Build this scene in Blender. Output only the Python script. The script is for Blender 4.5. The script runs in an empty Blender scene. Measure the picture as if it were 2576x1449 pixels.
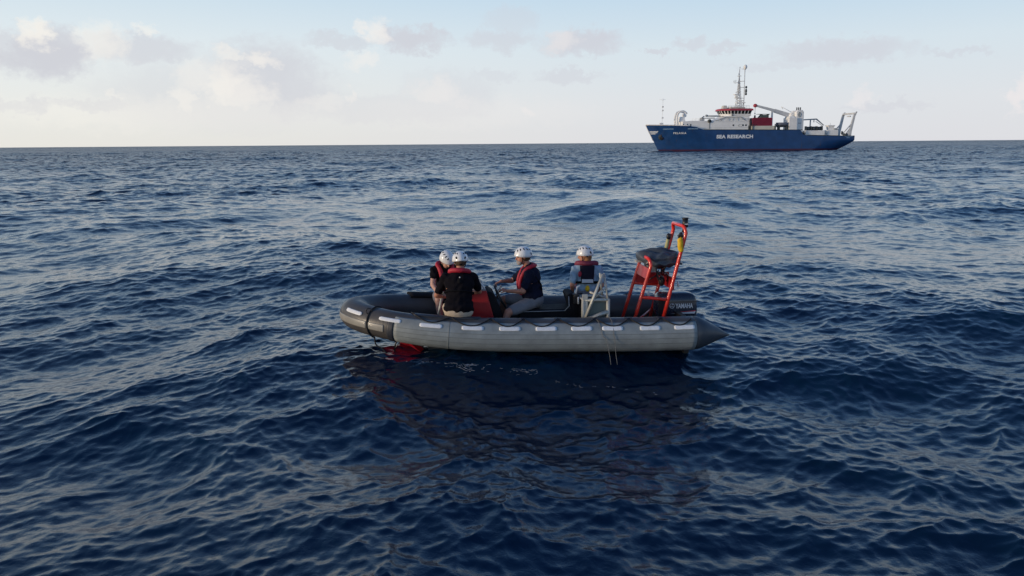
import bpy, math, random
import numpy as np
from mathutils import Vector, Matrix, Euler
random.seed(7)
R = math.radians
scene = bpy.context.scene
col = scene.collection

# ------------------------------------------------------------------ camera
CAM_H = 2.9
cam_d = bpy.data.cameras.new("camera"); cam = bpy.data.objects.new("camera", cam_d); col.objects.link(cam)
cam_d.sensor_width = 36.0; cam_d.lens = 36.0 * 2022.0 / 2576.0
cam_d.clip_start = 0.05; cam_d.clip_end = 60000
pitch = math.atan((724.5 - 361.5) / 2022.0)
cam.matrix_world = Matrix.Translation((0, 0, CAM_H)) @ Matrix.Rotation(R(90) - pitch, 4, 'X') @ Matrix.Rotation(R(-0.43), 4, 'Z')
scene.camera = cam

# ------------------------------------------------------------------ sun, exposure
SUN_EL, SUN_AZ = 6.0, -110.0          # degrees; azimuth measured from +Y (view) towards +X
sd = bpy.data.lights.new("sun", 'SUN'); sd.energy = 2.2; sd.angle = R(9); sd.color = (1.0, 0.80, 0.58)
sun = bpy.data.objects.new("sun", sd); col.objects.link(sun)
sv = Vector((math.sin(R(SUN_AZ)) * math.cos(R(SUN_EL)), math.cos(R(SUN_AZ)) * math.cos(R(SUN_EL)), math.sin(R(SUN_EL))))
sun.rotation_euler = sv.to_track_quat('Z', 'Y').to_euler()
scene.view_settings.view_transform = 'Standard'
scene.view_settings.look = 'None'
scene.view_settings.exposure = 0.0
scene.view_settings.gamma = 1.0
scene.cycles.max_bounces = 6

# ------------------------------------------------------------------ node helpers
class NT:
    def __init__(s, tree): s.t = tree; s.n = tree.nodes; s.l = tree.links
    def node(s, typ, **kw):
        n = s.n.new(typ)
        for k, v in kw.items(): setattr(n, k, v)
        return n
    def put(s, inp, v):
        if v is None: return
        if isinstance(v, bpy.types.NodeSocket): s.l.new(v, inp)
        else: inp.default_value = v
    def math(s, op, a, b=None, c=None, clamp=False):
        n = s.node('ShaderNodeMath', operation=op, use_clamp=clamp)
        s.put(n.inputs[0], a); s.put(n.inputs[1], b)
        if c is not None: s.put(n.inputs[2], c)
        return n.outputs[0]
    def vmath(s, op, a, b=None, scale=None):
        n = s.node('ShaderNodeVectorMath', operation=op)
        s.put(n.inputs[0], a)
        if b is not None: s.put(n.inputs[1], b)
        if scale is not None: s.put(n.inputs['Scale'], scale)
        return n.outputs['Value'] if op in ('LENGTH', 'DOT_PRODUCT', 'DISTANCE') else n.outputs[0]
    def maprange(s, v, a, b, c=0.0, d=1.0, typ='LINEAR'):
        n = s.node('ShaderNodeMapRange', interpolation_type=typ, clamp=True)
        s.put(n.inputs[0], v); s.put(n.inputs[1], a); s.put(n.inputs[2], b); s.put(n.inputs[3], c); s.put(n.inputs[4], d)
        return n.outputs[0]
    def mix(s, f, a, b, blend='MIX'):
        n = s.node('ShaderNodeMix', data_type='RGBA', blend_type=blend)
        s.put(n.inputs['Factor'], f); s.put(n.inputs[6], a); s.put(n.inputs[7], b)
        return n.outputs[2]
    def noise(s, vec, scale, detail=3, rough=0.5, dist=0.0, out=0):
        n = s.node('ShaderNodeTexNoise')
        if vec is not None: s.put(n.inputs['Vector'], vec)
        n.inputs['Scale'].default_value = scale; n.inputs['Detail'].default_value = detail
        n.inputs['Roughness'].default_value = rough; n.inputs['Distortion'].default_value = dist
        return n.outputs[out]
    def ramp(s, v, stops):
        n = s.node('ShaderNodeValToRGB'); s.put(n.inputs[0], v)
        e = n.color_ramp.elements
        while len(e) < len(stops): e.new(0.5)
        for i, (p, c) in enumerate(stops): e[i].position = p; e[i].color = (*c, 1)
        return n.outputs[0]

# ------------------------------------------------------------------ world: low sun sky, thin veil of haze and scattered cumulus
world = bpy.data.worlds.new("World"); scene.world = world; world.use_nodes = True
w = NT(world.node_tree); w.n.clear()
sky = w.node('ShaderNodeTexSky', sky_type='NISHITA', sun_disc=False, sun_elevation=R(SUN_EL), sun_rotation=R(SUN_AZ), air_density=1.0, dust_density=0.6, ozone_density=1.5)
tc = w.node('ShaderNodeTexCoord').outputs['Generated']
sep = w.node('ShaderNodeSeparateXYZ'); w.put(sep.inputs[0], tc)
dx, dy, dz = sep.outputs
az = w.math('ARCTAN2', dx, dy)
el = w.math('ARCSINE', dz)
elc = w.math('MAXIMUM', el, 0.0)
t = w.math('DIVIDE', elc, R(90))
veil_r = w.ramp(t, [(0.0, (.76, .765, .80)), (0.03, (.76, .79, .83)), (0.07, (.70, .80, .87)), (0.11, (.55, .72, .87)), (0.16, (.28, .50, .80)), (0.22, (.15, .34, .69)), (0.36, (.07, .18, .44)), (0.5, (.04, .12, .34)), (1.0, (.03, .08, .20))])
veil_l = w.ramp(t, [(0.0, (.84, .825, .77)), (0.03, (.86, .87, .84)), (0.07, (.80, .87, .90)), (0.11, (.64, .78, .88)), (0.16, (.38, .57, .80)), (0.22, (.21, .40, .70)), (0.36, (.10, .22, .46)), (0.5, (.05, .135, .34)), (1.0, (.03, .08, .20))])
left = w.maprange(az, R(20), R(-35), 0, 1, 'SMOOTHSTEP')
veil = w.mix(left, veil_r, veil_l)
# warm glow round the hidden sun
sundot = w.vmath('DOT_PRODUCT', tc, tuple(sv))
glow = w.math('POWER', w.math('MAXIMUM', sundot, 0.0), 9.0)
veil = w.mix(w.math('MULTIPLY', glow, 0.6), veil, (1.25, 1.02, .74, 1))
vf = w.maprange(t, 0.12, 0.75, 0.95, 0.7)
base = w.mix(vf, w.vmath('SCALE', sky.outputs[0], scale=0.055), veil)
# clouds: directions on the sky sphere, edges broken by noise
n1 = w.noise(w.vmath('MULTIPLY', tc, (1, 1, 1.5)), 42, 6, 0.62, out=1)
n2 = w.noise(tc, 130, 4, 0.6, out=1)
def wob(o, amp): return w.math('MULTIPLY', w.math('SUBTRACT', o, 0.5), amp)
s1 = w.node('ShaderNodeSeparateXYZ'); w.put(s1.inputs[0], n1)
s2 = w.node('ShaderNodeSeparateXYZ'); w.put(s2.inputs[0], n2)
paz = w.math('ADD', w.math('ADD', az, wob(s1.outputs[0], 0.062)), wob(s2.outputs[0], 0.02))
pel = w.math('ADD', w.math('ADD', el, wob(s1.outputs[1], 0.038)), wob(s2.outputs[1], 0.014))
def blobs(lst, soft=0.1):
    acc = None
    for px, py, rx, ry, k in lst:
        dv = (cam.matrix_world.to_3x3() @ Vector(((px - 1288) / 2022.0, (724.5 - py) / 2022.0, -1))).normalized()
        cxa, cya = math.atan2(dv.x, dv.y), math.asin(dv.z)
        ddx = w.math('MULTIPLY', w.math('SUBTRACT', paz, cxa), 2022.0 / rx)
        ddy = w.math('MULTIPLY', w.math('SUBTRACT', pel, cya), 2022.0 / ry)
        d2 = w.math('ADD', w.math('MULTIPLY', ddx, ddx), w.math('MULTIPLY', ddy, ddy))
        m = w.math('MULTIPLY', w.maprange(d2, 1.6, soft, 0, 1, 'SMOOTHSTEP'), k)
        acc = m if acc is None else w.math('MAXIMUM', acc, m)
    return acc
grey = blobs([(112, 132, 100, 52, 1.1), (140, 118, 70, 45, 1), (15, 105, 60, 20, .7), (350, 122, 125, 36, .75), (655, 190, 130, 80, .85), (720, 225, 110, 75, .75), (560, 240, 280, 80, .45), (690, 275, 330, 30, .4),
              (1030, 100, 95, 30, .95), (850, 105, 85, 18, .6), (1460, 108, 100, 32, .9), (1260, 100, 85, 26, .6), (1130, 240, 120, 60, .35), (950, 275, 240, 34, .35),
              (1645, 132, 36, 9, .7), (1735, 112, 40, 14, .6), (1825, 120, 36, 13, .6), (2110, 128, 150, 28, .7), (1430, 190, 90, 14, .5), (240, 263, 95, 16, .6),
              (95, 264, 24, 20, .6), (20, 272, 60, 16, .5), (2400, 130, 70, 10, .45), (2230, 265, 90, 9, .4), (1290, 52, 60, 34, .35), (1230, 190, 70, 14, .35), (1950, 168, 110, 10, .35)])
lit = blobs([(85, 82, 34, 30, 1), (255, 108, 55, 42, .7), (365, 75, 26, 15, .7), (648, 152, 46, 20, .85), (420, 285, 430, 40, .4), (1180, 285, 330, 40, .25), (572, 134, 34, 16, .7), (560, 215, 56, 60, .95), (610, 235, 70, 45, .8), (500, 190, 60, 40, .55), (800, 262, 60, 20, .4), (462, 250, 26, 46, .7),
             (945, 82, 34, 34, .9), (905, 152, 36, 24, .6), (1410, 104, 44, 28, .6), (1100, 232, 70, 34, .6), (1335, 280, 22, 22, .6), (2170, 242, 26, 22, .6), (2568, 245, 22, 44, .9), (1160, 262, 30, 20, .4),
             (880, 245, 20, 22, .5), (290, 240, 20, 14, .5)], -.3)
cloud_shadow = w.mix(left, (.62, .625, .69, 1), (.63, .64, .69, 1))
base = w.mix(w.math('MULTIPLY', grey, 0.85), base, cloud_shadow)
lit_col = w.mix(left, (.87, .82, .82, 1), (.97, .93, .85, 1))
base = w.mix(w.math('MULTIPLY', lit, 0.8), base, lit_col)
bg = w.node('ShaderNodeBackground'); w.put(bg.inputs[0], base); bg.inputs[1].default_value = 1.0
wo = w.node('ShaderNodeOutputWorld'); w.l.new(bg.outputs[0], wo.inputs[0])
world.cycles.sampling_method = 'MANUAL'; world.cycles.sample_map_resolution = 512

# ------------------------------------------------------------------ materials
MATS = {}
def mat(name, colr, rough=0.5, metal=0.0, var=0.12, vscale=6.0, bump=0.0, bscale=60.0, spec=0.5, coat=0.0):
    if name in MATS: return MATS[name]
    m = bpy.data.materials.new(name); m.use_nodes = True
    k = NT(m.node_tree); p = m.node_tree.nodes['Principled BSDF']
    co = k.node('ShaderNodeTexCoord').outputs['Object']
    nz = k.noise(co, vscale, 5, 0.6)
    f = k.maprange(nz, 0.3, 0.7, 1 - var, 1 + var)
    c = k.mix(1.0, (*colr, 1), k.vmath('SCALE', (1, 1, 1), scale=f), 'MULTIPLY')
    k.put(p.inputs['Base Color'], c)
    k.put(p.inputs['Roughness'], k.maprange(k.noise(co, vscale * 2.3, 3), 0.3, 0.7, max(.02, rough - .08), min(1, rough + .08)))
    p.inputs['Metallic'].default_value = metal
    p.inputs['Specular IOR Level'].default_value = spec
    p.inputs['Coat Weight'].default_value = coat
    if bump > 0:
        b = k.node('ShaderNodeBump'); b.inputs['Distance'].default_value = 0.01; b.inputs['Strength'].default_value = bump
        k.put(b.inputs['Height'], k.noise(co, bscale, 4)); k.put(p.inputs['Normal'], b.outputs[0])
    MATS[name] = m
    return m

# ------------------------------------------------------------------ object helpers
def link(o): col.objects.link(o); return o
def tag(o, label=None, cat=None, group=None, kind=None):
    if label: o['label'] = label
    if cat: o['category'] = cat
    if group: o['group'] = group
    if kind: o['kind'] = kind
    return o
class Frame:
    def __init__(s, ox, oy, a, oz=0.0):
        s.m = Matrix.Translation((ox, oy, oz)) @ Matrix.Rotation(math.pi + R(a), 4, 'Z')
BOAT = Frame(2.456, 11.941, 6.0)
SHIP = Frame(115.98, 276.67, 1.0, 0.42)
CUR = {'frame': BOAT, 'org': Vector((0, 0, 0))}
def thing(name, label, cat, org, frame, group=None):
    o = link(bpy.data.objects.new(name, None)); o.empty_display_size = 0.2
    CUR['frame'] = frame; CUR['org'] = Vector(org)
    o.matrix_world = frame.m @ Matrix.Translation(Vector(org))
    return tag(o, label, cat, group)
class MB:
    def __init__(s): s.v = []; s.f = []; s.mi = []; s.sm = []
    def add(s, vs, fs, smooth=False, mi=0):
        b = len(s.v); s.v += [tuple(v) for v in vs]
        for f in fs: s.f.append([b + i for i in f]); s.mi.append(mi); s.sm.append(smooth)
        return s
    def box(s, x0, x1, y0, y1, z0, z1, mi=0, taper=None):
        tx0, tx1, ty0, ty1 = (x0, x1, y0, y1) if taper is None else taper
        vs = [(x0, y0, z0), (x1, y0, z0), (x1, y1, z0), (x0, y1, z0), (tx0, ty0, z1), (tx1, ty0, z1), (tx1, ty1, z1), (tx0, ty1, z1)]
        return s.add(vs, [(0, 3, 2, 1), (4, 5, 6, 7), (0, 1, 5, 4), (1, 2, 6, 5), (2, 3, 7, 6), (3, 0, 4, 7)], mi=mi)
    def prism(s, pts, y0, y1, mi=0, smooth=False):      # pts in (x,z)
        n = len(pts); vs = [(x, y0, z) for x, z in pts] + [(x, y1, z) for x, z in pts]
        fs = [tuple(range(n)), tuple(range(2 * n - 1, n - 1, -1))] + [(i, i + n, (i + 1) % n + n, (i + 1) % n) for i in range(n)]
        return s.add(vs, fs, mi=mi, smooth=smooth)
    def loft(s, rings, cap=True, smooth=True, closed=True, mi=0):
        n = len(rings[0]); vs = [p for r in rings for p in r]; fs = []
        for i in range(len(rings) - 1):
            for j in range(n if closed else n - 1):
                k = (j + 1) % n; fs.append((i * n + j, i * n + k, (i + 1) * n + k, (i + 1) * n + j))
        if cap and closed: fs.append(tuple(range(n - 1, -1, -1))); fs.append(tuple((len(rings) - 1) * n + j for j in range(n)))
        return s.add(vs, fs, smooth=smooth, mi=mi)
    def tube(s, pts, r, seg=10, mi=0, flat=1.0, up=None):
        pts = [Vector(p) for p in pts]; rs = r if isinstance(r, (list, tuple)) else [r] * len(pts); rings = []
        prev = None
        for i, p in enumerate(pts):
            t = (pts[min(i + 1, len(pts) - 1)] - pts[max(i - 1, 0)]).normalized()
            ref = Vector(up) if up else (prev if prev is not None else (Vector((0, 0, 1)) if abs(t.z) < .9 else Vector((1, 0, 0))))
            a = (ref - t * ref.dot(t)).normalized(); b = t.cross(a); prev = a
            rings.append([p + (a * math.cos(q) * flat + b * math.sin(q)) * rs[i] for q in [2 * math.pi * k / seg for k in range(seg)]])
        return s.loft(rings, mi=mi)
    def ell(s, c, ax, seg=16, rings=10, mi=0):
        c = Vector(c); A = [Vector(a) for a in ax] if not isinstance(ax[0], (int, float)) else [Vector((ax[0], 0, 0)), Vector((0, ax[1], 0)), Vector((0, 0, ax[2]))]
        vs = [c + A[2]]; fs = []
        for i in range(1, rings):
            ph = math.pi * i / rings
            for j in range(seg):
                th = 2 * math.pi * j / seg; vs.append(c + A[2] * math.cos(ph) + (A[0] * math.cos(th) + A[1] * math.sin(th)) * math.sin(ph))
        vs.append(c - A[2]); L = len(vs) - 1
        for j in range(seg):
            k = (j + 1) % seg; fs.append((0, 1 + j, 1 + k)); fs.append((L, L - seg + k, L - seg + j))
            for i in range(rings - 2): fs.append((1 + i * seg + j, 1 + (i + 1) * seg + j, 1 + (i + 1) * seg + k, 1 + i * seg + k))
        return s.add(vs, fs, smooth=True, mi=mi)
    def cap(s, a, b, ra, rb=None, seg=14):
        rb = ra if rb is None else rb
        a, b = Vector(a), Vector(b); d = b - a; L = max(d.length, 1e-4); t = d.normalized()
        q = (Vector((0, 0, 1)) if abs(t.z) < .9 else Vector((1, 0, 0))); u = (q - t * q.dot(t)).normalized(); v = t.cross(u); rings = []
        for k in range(1, 6): an = math.pi / 2 * k / 5; rings.append((a - t * ra * math.cos(an), ra * math.sin(an)))
        for k in range(0, 5): an = math.pi / 2 * k / 5; rings.append((b + t * rb * math.sin(an), rb * math.cos(an)))
        return s.loft([[c + (u * math.cos(x) + v * math.sin(x)) * r for x in [2 * math.pi * j / seg for j in range(seg)]] for c, r in rings])
    def build(s, name, mats, parent=None, bevel=0.0, label=None, remesh=0.0, smoothit=4):
        if not isinstance(mats, (list, tuple)): mats = [mats]
        me = bpy.data.meshes.new(name); o = CUR['org']
        me.from_pydata([(v[0] - o.x, v[1] - o.y, v[2] - o.z) for v in s.v], [], s.f)
        for m in mats: me.materials.append(m)
        me.polygons.foreach_set('material_index', s.mi); me.polygons.foreach_set('use_smooth', s.sm); me.update()
        ob = link(bpy.data.objects.new(name, me))
        if bevel > 0:
            b = ob.modifiers.new('b', 'BEVEL'); b.width = bevel; b.segments = 3; b.limit_method = 'ANGLE'; b.angle_limit = R(35); b.use_clamp_overlap = True
        if remesh > 0:
            r = ob.modifiers.new('r', 'REMESH'); r.mode = 'VOXEL'; r.voxel_size = remesh; r.use_smooth_shade = True
            sm_ = ob.modifiers.new('s', 'SMOOTH'); sm_.factor = 0.5; sm_.iterations = smoothit
            bpy.context.view_layer.update()
            dg = bpy.context.evaluated_depsgraph_get(); nm = bpy.data.meshes.new_from_object(ob.evaluated_get(dg))
            ob.modifiers.clear(); ob.data = nm
        if parent is not None: ob.parent = parent
        else: ob.matrix_world = CUR['frame'].m @ Matrix.Translation(o)
        if label: ob['label'] = label
        return ob
def text_mesh(txt, size, bold=0.0, wide=1.0, spacing=1.0, depth=0.0, shear=0.0):
    cu = bpy.data.curves.new('text', 'FONT'); cu.body = txt; cu.size = size; cu.offset = bold; cu.extrude = depth; cu.space_character = spacing; cu.resolution_u = 3; cu.shear = shear
    o = bpy.data.objects.new('text', cu); col.objects.link(o); bpy.context.view_layer.update()
    me = bpy.data.meshes.new_from_object(o.evaluated_get(bpy.context.evaluated_depsgraph_get()))
    vs = [(v.co.x * wide, v.co.y, v.co.z) for v in me.vertices]; fs = [tuple(p.vertices) for p in me.polygons]
    bpy.data.objects.remove(o); bpy.data.meshes.remove(me)
    return vs, fs
def crom(pts, n):
    P = [np.array(p, float) for p in pts]; P = [2 * P[0] - P[1]] + P + [2 * P[-1] - P[-2]]; out = []
    for i in range(1, len(P) - 2):
        for k in range(n):
            t = k / n; a, b, c, d = P[i - 1], P[i], P[i + 1], P[i + 2]
            out.append(tuple(.5 * (2 * b + (c - a) * t + (2 * a - 5 * b + 4 * c - d) * t * t + (3 * b - a - 3 * c + d) * t ** 3)))
    out.append(tuple(P[-2])); return out

# ------------------------------------------------------------------ water: one displaced sheet out to the horizon
rng = np.random.default_rng(11)
BANDS = []
def make_band(lam, slope, mains, chop):
    N = 256; L = 22.0 * lam
    k1 = 2 * np.pi * np.fft.fftfreq(N, L / N); kx, ky = np.meshgrid(k1, k1, indexing='ij'); k = np.hypot(kx, ky) + 1e-9
    l = 2 * np.pi / k; x = np.log2(l / lam)       # band: lam .. 2*lam
    win = np.clip(1 - np.abs(x - .5) / 1.0, 0, 1) ** 0.8
    th = np.arctan2(ky, kx); D = np.zeros_like(k)
    for (ang, wt, sp) in mains:
        dd = np.cos(th - np.radians(ang)); D += wt * np.clip(dd, 0, 1) ** sp
    A = win * np.sqrt(D + 0.02) / k ** 1.6 * (rng.normal(size=k.shape) + 1j * rng.normal(size=k.shape))
    h = np.fft.ifft2(A); sx = np.fft.ifft2(1j * kx * A).real; sy = np.fft.ifft2(1j * ky * A).real
    s = slope / math.sqrt((sx ** 2 + sy ** 2).mean())
    hx = np.fft.ifft2(1j * kx / k * A).real * s * chop; hy = np.fft.ifft2(1j * ky / k * A).real * s * chop
    BANDS.append((lam, L, np.stack([hx, hy, h.real * s]).astype(np.float32)))
AX = -38; BX = 218                 # travel directions of the two wave systems (degrees from +X)
for lam, sl in [(14, .050), (7, .046), (3.5, .046), (1.75, .054), (.87, .062), (.43, .072), (.21, .082), (.105, .090)]:
    sp = 4.0 if lam > 1 else 3.0
    make_band(lam, sl, [(AX, 1.0, sp), (BX, .55, sp), (-95, .25, 1.5)], 1.7 if lam > .3 else 1.4)
def wave(x, y, spacing):
    """displacement of the sea at rest position x, y (arrays)"""
    out = np.zeros((3, x.size), np.float32)
    # the swell is gentler right where the dinghy sits
    bd = np.exp(-(((x - .1) / 3.6) ** 2 + ((y - 12.1) / 1.9) ** 2) ** 1.5)
    patch = 0.85 + 0.55 * np.sin(x * .11 + 1.7 * np.sin(y * .05)) * np.sin(y * .083 + 1.3 + .9 * np.sin(x * .06))
    for i, (lam, L, F_) in enumerate(BANDS):
        fade = np.clip((lam * 1.15 / np.maximum(spacing, 1e-6) - 1.0) / 1.5, 0, 1)
        fade = fade * (1 - (.85 if lam > 3 else .55 if lam > .8 else .25) * bd)
        if lam < 2: fade = fade * np.clip(patch, .3, 1.3)
        N = F_.shape[1]; a = 0.0 if i == 0 else 0.0
        u = (x + 3.1 * i) / L * N; v = (y - 7.7 * i) / L * N
        iu = np.floor(u).astype(np.int64); iv = np.floor(v).astype(np.int64); fu = (u - iu).astype(np.float32); fv = (v - iv).astype(np.float32)
        a0, a1, b0, b1 = iu % N, (iu + 1) % N, iv % N, (iv + 1) % N
        for c in range(3):
            G = F_[c]
            out[c] += fade * ((G[a0, b0] * (1 - fu) + G[a1, b0] * fu) * (1 - fv) + (G[a0, b1] * (1 - fu) + G[a1, b1] * fu) * fv)
    # water heaped up along the bow of the dinghy
    out[2] += .075 * np.exp(-(((x + .45) / .65) ** 2 + ((y - 11.2) / .75) ** 2))
    return out
def build_water():
    rs = [0.4, 0.9, 1.5, 2.2, 2.9]; r = 3.4
    while r < 420: rs.append(r); r *= (1.0030 if r < 90 else 1.0042)
    while r < 45000: rs.append(r); r *= 1.0046 + min(.25, (r / 420 - 1) * .02)
    rs = np.array(rs)
    dense = np.arange(-43, 43.001, 0.058); coarse = np.concatenate([np.arange(-180, -43, 2.5), dense, np.arange(45, 180, 2.5)])
    th = np.radians(coarse); M, N = len(rs), len(th)
    rr, tt = np.meshgrid(rs, th, indexing='ij'); x = (rr * np.sin(tt)).ravel(); y = (rr * np.cos(tt)).ravel()
    dr = np.gradient(rs); dth = np.gradient(th)
    sp = np.maximum(dr[:, None] * 1.0, rr * dth[None, :]).ravel()
    D = wave(x, y, sp)
    co = np.stack([x + D[0], y + D[1], D[2]], 1).astype(np.float32)
    idx = np.arange(M * N).reshape(M, N)
    nxt = np.roll(idx, -1, axis=1)
    q = np.stack([idx[:-1], idx[1:], nxt[1:], nxt[:-1]], -1).reshape(-1, 4).astype(np.int32)
    me = bpy.data.meshes.new('water')
    me.vertices.add(len(co) + 1); me.vertices.foreach_set('co', np.concatenate([co.ravel(), np.zeros(3, np.float32)]))
    # centre fan
    c = len(co); fan = np.stack([np.full(N, c), idx[0], nxt[0]], 1).astype(np.int32)
    loops = np.concatenate([q.ravel(), fan.ravel()])
    starts = np.concatenate([np.arange(len(q)) * 4, len(q) * 4 + np.arange(N) * 3]).astype(np.int32)
    me.loops.add(len(loops)); me.loops.foreach_set('vertex_index', loops)
    me.polygons.add(len(starts)); me.polygons.foreach_set('loop_start', starts)
    me.polygons.foreach_set('use_smooth', np.ones(len(starts), bool)); me.update(calc_edges=True)
    return link(bpy.data.objects.new('water', me))
def water_mat():
    m = bpy.data.materials.new('sea_water'); m.use_nodes = True; k = NT(m.node_tree); p = m.node_tree.nodes['Principled BSDF']
    g = k.node('ShaderNodeNewGeometry'); pos = g.outputs['Position']
    dist = k.vmath('LENGTH', pos)
    cn = k.noise(pos, .35, 3)
    p.inputs['Base Color'].default_value = (.004, .014, .05, 1)
    k.put(p.inputs['Base Color'], k.mix(k.maprange(cn, .35, .65), (.0017, .0115, .034, 1), (.0024, .0200, .047, 1)))
    p.inputs['Specular Tint'].default_value = (.64, .84, 1.0, 1); p.inputs['IOR'].default_value = 1.333; p.inputs['Roughness'].default_value = 0.06
    # ripples too fine for the mesh make the far sea rougher
    k.put(p.inputs['Roughness'], k.math('ADD', k.maprange(dist, 11, 140, .10, .245), k.maprange(dist, 140, 700, 0, .035)))
    # unresolved ripples tilt the normal
    far = k.maprange(dist, 15, 260, 0, 1)
    n0 = k.vmath('SUBTRACT', k.noise(pos, 1.1, 9, .72, out=1), (.5, .5, .5))
    n1 = k.vmath('SUBTRACT', k.noise(pos, 9.0, 5, .65, out=1), (.5, .5, .5))
    v = k.vmath('ADD', k.vmath('SCALE', n0, scale=k.maprange(far, 0, 1, .08, WAT['far'])), k.vmath('SCALE', n1, scale=k.maprange(far, 0, 1, WAT['near'], .45)))
    v = k.vmath('SCALE', v, scale=k.maprange(dist, 200, 2500, 1.0, 1.9))
    gust = k.math('MULTIPLY', k.maprange(k.noise(pos, .9, 4, .7), .35, .65, .45, 1.5), k.maprange(k.noise(pos, .06, 4, .65), .35, .65, .6, 1.35))
    v = k.vmath('SCALE', k.vmath('MULTIPLY', v, (1, 1, 0)), scale=gust)
    b = k.node('ShaderNodeBump'); b.inputs['Strength'].default_value = 1.0; b.inputs['Distance'].default_value = WAT['bump']
    wv = k.vmath('MULTIPLY', pos, (1.0, 0.75, 1.0))
    k.put(b.inputs['Height'], k.noise(wv, 15.0, 5, .6, .5))
    nn = k.vmath('NORMALIZE', k.vmath('ADD', b.outputs[0], v))
    k.put(p.inputs['Normal'], nn)
    return m
WAT = dict(far=6.0, near=.12, bump=.005)
water = build_water(); water.data.materials.append(water_mat()); tag(water, kind='structure')
water['label'] = 'dark blue choppy open sea'
def sea_z(x, y):
    d = wave(np.array([x]), np.array([y]), np.array([.03])); return float(d[2][0])

# ================================================================== RESEARCH SHIP (coordinates: x forward from the stern, y to port, z up)
M_blue = mat('hull_blue', (.008, .054, .178), .42, var=.22, vscale=.35)
_k = NT(M_blue.node_tree); _p = M_blue.node_tree.nodes['Principled BSDF']; _c = _p.inputs['Base Color'].links[0].from_socket
_co = _k.node('ShaderNodeTexCoord').outputs['Object']
_st = _k.maprange(_k.noise(_k.vmath('MULTIPLY', _co, (1.3, 1.3, .12)), 1.0, 5, .65), .60, .74, 0, .55)
_k.put(_p.inputs['Base Color'], _k.mix(_st, _c, (.075, .055, .055, 1)))
M_boot = mat('boot_red', (.05, .010, .035), .5, vscale=.5)
M_white = mat('ship_white', (.86, .86, .84), .45, var=.07, vscale=.8)
M_cream = mat('ship_cream', (.62, .60, .52), .5, var=.08, vscale=.8)
M_grey = mat('ship_grey', (.33, .36, .38), .5, vscale=.8)
M_pale = mat('ship_pale_grey', (.58, .60, .61), .5, vscale=.8)
M_dark = mat('ship_dark', (.05, .06, .065), .5, vscale=1.0)
M_deck = mat('ship_deck', (.10, .16, .13), .7, vscale=1.0)
M_red = mat('ship_red', (.44, .055, .075), .5, vscale=1.0)
M_cont = mat('container_red', (.26, .015, .045), .5, vscale=1.2)
M_glass = mat('ship_glass', (.015, .02, .025), .08, var=0)
M_mark = mat('marking_white', (.80, .84, .88), .5, var=.05)
M_mark2 = mat('marking_pale_blue', (.26, .42, .58), .5, var=.05)
M_rust = mat('anchor_rust', (.05, .035, .03), .8, vscale=3)
M_tarp = mat('tarp_slate', (.13, .15, .20), .7, vscale=2)

def lerp(a, b, t): return a + (b - a) * t
def stem_x(z): return 66.4 + 4.2 * max(z, -1) / 8.1 if z > 0 else 66.4 + z * 1.0
def stern_x(z): return 1.7 if z > 2.8 else 1.7 + (2.8 - z) ** 1.25 * 1.15
def sheer(x):
    pts = [(-1, 4.35), (2.5, 4.2), (7.6, 4.3), (18.3, 4.6), (19.4, 6.3), (36, 6.45), (52.6, 6.6), (53.6, 6.9), (54.8, 7.45), (57, 7.75), (62, 8.0), (71, 8.25)]
    for (a, b), (c, d) in zip(pts, pts[1:]):
        if a <= x <= c: return lerp(b, d, (x - a) / (c - a))
    return 8.2
def half(x, z):
    """half breadth of the hull"""
    xs, xe = stern_x(z), stem_x(z); u = min(max((x - xs) / (xe - xs), 0), 1); k = min(max(z / 8, 0), 1)
    u0 = lerp(.60, .72, k); p = lerp(1.7, 2.3, k)
    b = 5.6 if u < u0 else 5.6 * (1 - ((u - u0) / (1 - u0)) ** p)
    if u < .16: b *= lerp(lerp(.45, .84, min(max(z / 2.8, 0), 1)), 1, (u / .16) ** .6)
    return max(b, 0.02)
ship = thing('research_ship', 'large blue research ship with white superstructure and red bridge roof on the horizon', 'ship', (33, 0, 0), SHIP)
us = sorted(set([i / 80 for i in range(81)] + [18.3 / 70.6, 18.7 / 70.6, 19.0 / 70.6, 19.4 / 70.6, 52.6 / 70.6, 53.1 / 70.6, 53.6 / 70.6, 54.2 / 70.6, 54.8 / 70.6, .985, .995]))
NV = 14
mb = MB()
for sgn in (1, -1):
    vs = []; fs = []
    for u in us:
        zt = sheer(u * 70.6)
        for j in range(NV + 1):
            z = -1 + 1.15 * min(j / 2, 1) if j <= 2 else .15 + (zt - .15) * (j - 2) / (NV - 2)
            x = lerp(stern_x(z), stem_x(z), u); vs.append((x, sgn * half(x, z), z))
    n = NV + 1
    for i in range(len(us) - 1):
        for j in range(NV):
            q = (i * n + j, (i + 1) * n + j, (i + 1) * n + j + 1, i * n + j + 1)
            fs.append(q if sgn > 0 else q[::-1])
    b = len(mb.f); mb.add(vs, fs, smooth=True)
    for i in range(len(us) - 1):
        for j in range(NV): mb.mi[b + i * NV + j] = 1 if j < 2 else 0
# transom
tv = []; tf = []
for j in range(NV + 1):
    zt = sheer(0); z = -1 + 1.15 * min(j / 2, 1) if j <= 2 else .15 + (zt - .15) * (j - 2) / (NV - 2)
    tv += [(stern_x(z), half(stern_x(z), z), z), (stern_x(z), -half(stern_x(z), z), z)]
for j in range(NV): tf.append((2 * j, 2 * j + 2, 2 * j + 3, 2 * j + 1))
mb.add(tv, tf)
mb.build('hull', [M_blue, M_boot], ship)
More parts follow.
